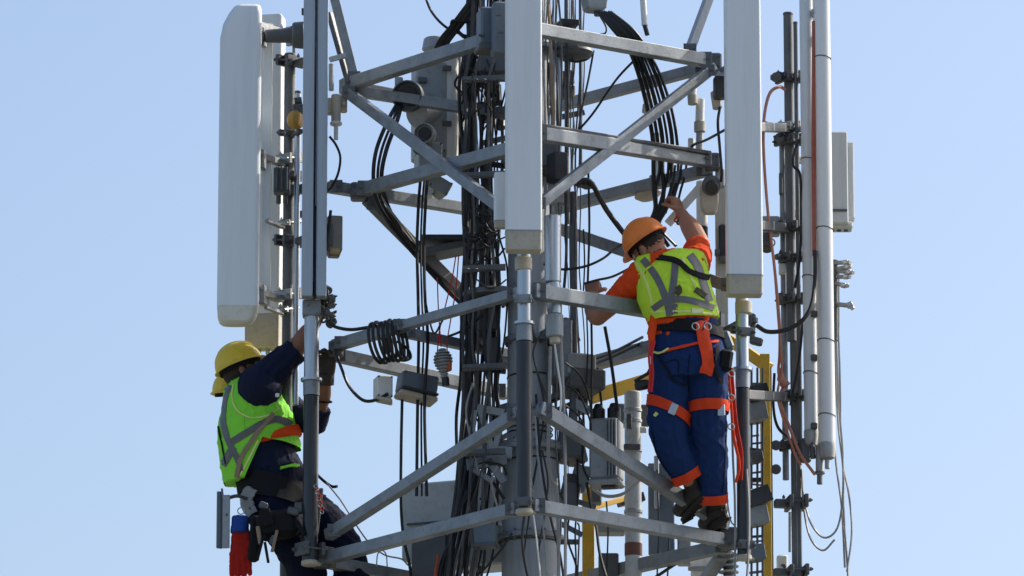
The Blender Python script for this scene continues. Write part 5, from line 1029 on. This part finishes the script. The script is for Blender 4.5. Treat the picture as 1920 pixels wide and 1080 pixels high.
VE2, bvv2 = solid('vest', v, .006, GREEN, PL, 2, (.005, 11, V((1, 1, .7))), notch=[(P(468, 866, .1), V((.91, 0, -.40))), (P(515, 818, .1), V((-.12, 0, -1)))], cuts=[(P(448, 902, .1), V((-.36, 0, -1)))], folds=[(P(500, 790, .1), V((-.5, 0, 1)), .2, .006, 90)])
for pts, w in (([(430, 722), (421, 752), (419, 790), (428, 825), (446, 862), (452, 884)], 11), ([(436, 828), (462, 812), (492, 794), (520, 786), (546, 796)], 13), ([(418, 872), (428, 855), (438, 838)], 14), ([(560, 800), (548, 780)], 8)):
    ribbon('reflective_stripe', bvv2, pts, w, REFL, VE2)
ribbon('tan_strap', bvv2, [(512, 776), (492, 800), (470, 830), (452, 860), (445, 895)], 8, TAN, VE2, .010, .006)
ribbon('dark_seam', bvv2, [(414, 740), (408, 780), (416, 830), (424, 870)], 2.5, WEBB, VE2, .006, .004)
ribbon('edge_binding', bvv2, [(438, 722), (436, 745), (446, 770), (470, 783), (500, 780), (522, 766)], 2.5, REFLB, VE2, .006, .004)
ribbon('edge_binding', bvv2, [(447, 898), (466, 862), (484, 826)], 3, REFLB, VE2, .004, .004)
m = MB(); m.box(P(520, 741, .075), .022, .012, .022, None, .003); mk('white_clip', m, WHITE, VE2)
t = MB(); torso(t, [(500, 880, .345, .185, .162), (516, 912, .35, .195, .17), (526, 945, .35, .205, .18), (530, 975, .35, .19, .17)], (1, .3, 0))
limb(t, [(510, 945, .27), (548, 1010, .24), (578, 1078, .24), (586, 1150, .18), (592, 1218, .14)], [.13, .12, .095, .085, .068], round_=False); limb(t, [(550, 940, .45), (608, 985, .42), (655, 1055, .36), (655, 1140, .24), (650, 1208, .10)], [.13, .125, .10, .088, .068], round_=False)
TR2, bvt2 = solid('trousers', t, .008, DKNAVY, PL, 2, (.006, 10, V((1, 1, .8))), folds=[(P(650, 1050, .3), V((.7, 0, .7)), .2, .007, 90)])
hoop('harness_belt', bvt2, P(522, 925, .35), V((.25, 0, 1)), .13, WEBB, TR2, .018, th=.014)
ribbon('grey_pad', bvt2, [(478, 915), (468, 935), (478, 962)], 20, mat('grey_padding', (.28, .28, .28), .8), TR2, .030, .012, src=.1)
ribbon('tan_label', bvt2, [(499, 917), (499, 945)], 12, TAN, TR2, .032, .006, src=.1)
ribbon('lime_trim', bvt2, [(524, 880), (540, 876), (556, 876)], 5, GREEN, TR2, .024, .01, src=.1)
m = MB(); m.box(P(520, 985, .05), .22, .13, .15, Matrix.Rotation(R(-8), 3, 'Y'), .03); mk('tool_bag', m, WEBB, TR2); m = MB(); m.box(P(478, 1010, .1), .06, .08, .25, Matrix.Rotation(R(4), 3, 'Y'), .015); mk('side_pouch', m, WEBB, TR2)
rg_ = random.Random(8)
for k in range(12):
    m = MB(); c = P(rg_.uniform(478, 560), rg_.uniform(935, 1020), rg_.uniform(-.04, .03))
    if k % 2: m.box(c, rg_.uniform(.02, .07), .04, rg_.uniform(.03, .1), Matrix.Rotation(rg_.uniform(-.5, .5), 3, 'Y'), .006)
    else: m.cyl(c, c+V((rg_.uniform(-.05, .05), -.02, rg_.uniform(-.12, -.05))), rg_.uniform(.006, .014), n=10)
    mk('belt_tool', m, (WEBB, BRACK, WEBB, BOXD, TAN, WEBB)[k % 6], TR2)
m = MB(); m.box(P(598, 960, .02), .02, .02, .26, Matrix.Rotation(R(6), 3, 'Y'), .004); mk('hanging_bar', m, BRACK, TR2)
for k in range(9):
    m = MB(); m.torus(P(592+k*1.4+2*(k % 2), 912+k*6, -.07), (.4*(-1)**k, -1, .2), .010, .003, 12, 6); mk('chain_link', m, WEB if k % 2 else ALU, TR2)
m = MB(); m.tube(catmull([P(585, 880, .2), P(605, 900, .15), P(622, 912, .12), P(632, 912, .1)], 5), .008, 8); mk('strap_end', m, WEBB, TR2)
boot((592, 1212, .15), (580, 1242, .22), (612, 1258, -.02), PL); boot((648, 1205, .12), (640, 1226, .16), (668, 1246, -.12), PL)
m = MB(); hand(m, P(612, 708, .155), (.05, -.2, .95), (-.5, -.8, -.1), -1, (25, 40, 30), 1.22); m.tube([P(611, 722, .17), P(612, 700, .15)], [.045, .044], 14); solid('work_glove', m, .005, mat('dark_brown_glove', (.05, .035, .025), .7, 0, .3, 20, .3), PL, 2)
m = MB(); m.torus(P(604, 752, .24), (.1, -.3, .9), .05, .006, 24, 6); mk('wrist_band', m, WEBB, PL)
# spare helmet, plate and gloves
t = thing('hard_hat', 'second yellow hard hat, mostly hidden behind the left worker\'s neck', 'helmet', P(424, 740, .5)); helmet(P(424, 735, .52), frame((-.2, .6, .1), (-.15, 0, 1)), HYEL, t, .075, .085, .10)
t = thing('steel_plate', 'dull grey folded steel plate hanging left of the red gloves', 'plate', P(420, 1028, .15))
m = MB(); m.box(P(412, 975, .15), .035, .012, .31, Matrix.Rotation(R(25), 3, 'Z'), .003); mk('left_flange', m, BOXB, t); m = MB(); m.box(P(424, 978, .13), .04, .012, .29, Matrix.Rotation(R(-12), 3, 'Z'), .003); mk('front_face', m, BOXG, t); m = MB(); m.beam(P(416, 916, .14), P(418, 935, .14), .012, .008, .002); mk('tip', m, BOXB, t); m = MB(); m.bolt(P(425, 965, .12), (0, -1, 0), .006, .01); mk('bolt', m, BRACK, t)
m = MB(); m.tube(catmull([P(430, 933, .16), P(445, 930, .17), P(462, 935, .2)], 4), .01, 8); mk('hook', m, BRACK, t)
t = thing('work_gloves', 'red work glove with blue cuff hanging fingers down from the left worker\'s belt', 'glove', P(450, 1080, .1))
m = MB(); m.cyl(P(450, 1000, .15), P(450, 968, .15), .050, .044, 22); solid('cuff', m, .006, cloth('blue_cuff', (.02, .07, .30)), t, 1, (.003, 20, V((1, 1, 1))))
m = MB(); m.rprism(P(452, 1030, .15), (0, 0, 1), (1, 0, 0), .056, .03, [(-.06, .95), (0, 1), (.06, .95), (.10, .85)], .025, 4)
for k, (x, L) in enumerate(((436, 88), (447, 94), (458, 92), (468, 84))): m.tube(catmull([P(x, 1035, .14), P(x-1, 1055, .13), P(x+(k-1.5)*1, 1000+L-5, .12)], 4), [.017, .017, .016, .016, .015, .015, .014, .013, .010][:9], 10)
m.tube(catmull([P(468, 1015, .13), P(476, 1035, .11), P(472, 1052, .1)], 4), [.016]*8+[.01], 10); solid('glove', m, .005, cloth('red_glove_knit', (.42, .02, .012)), t, 1, (.002, 30, V((1, 1, 1))))
m = MB(); m.torus(P(452, 958, .15), (0, -1, 0), .018, .003, 18, 6); m.tube([P(452, 952, .15), P(452, 935, .16)], .003, 6); mk('clip', m, CHROME, t)
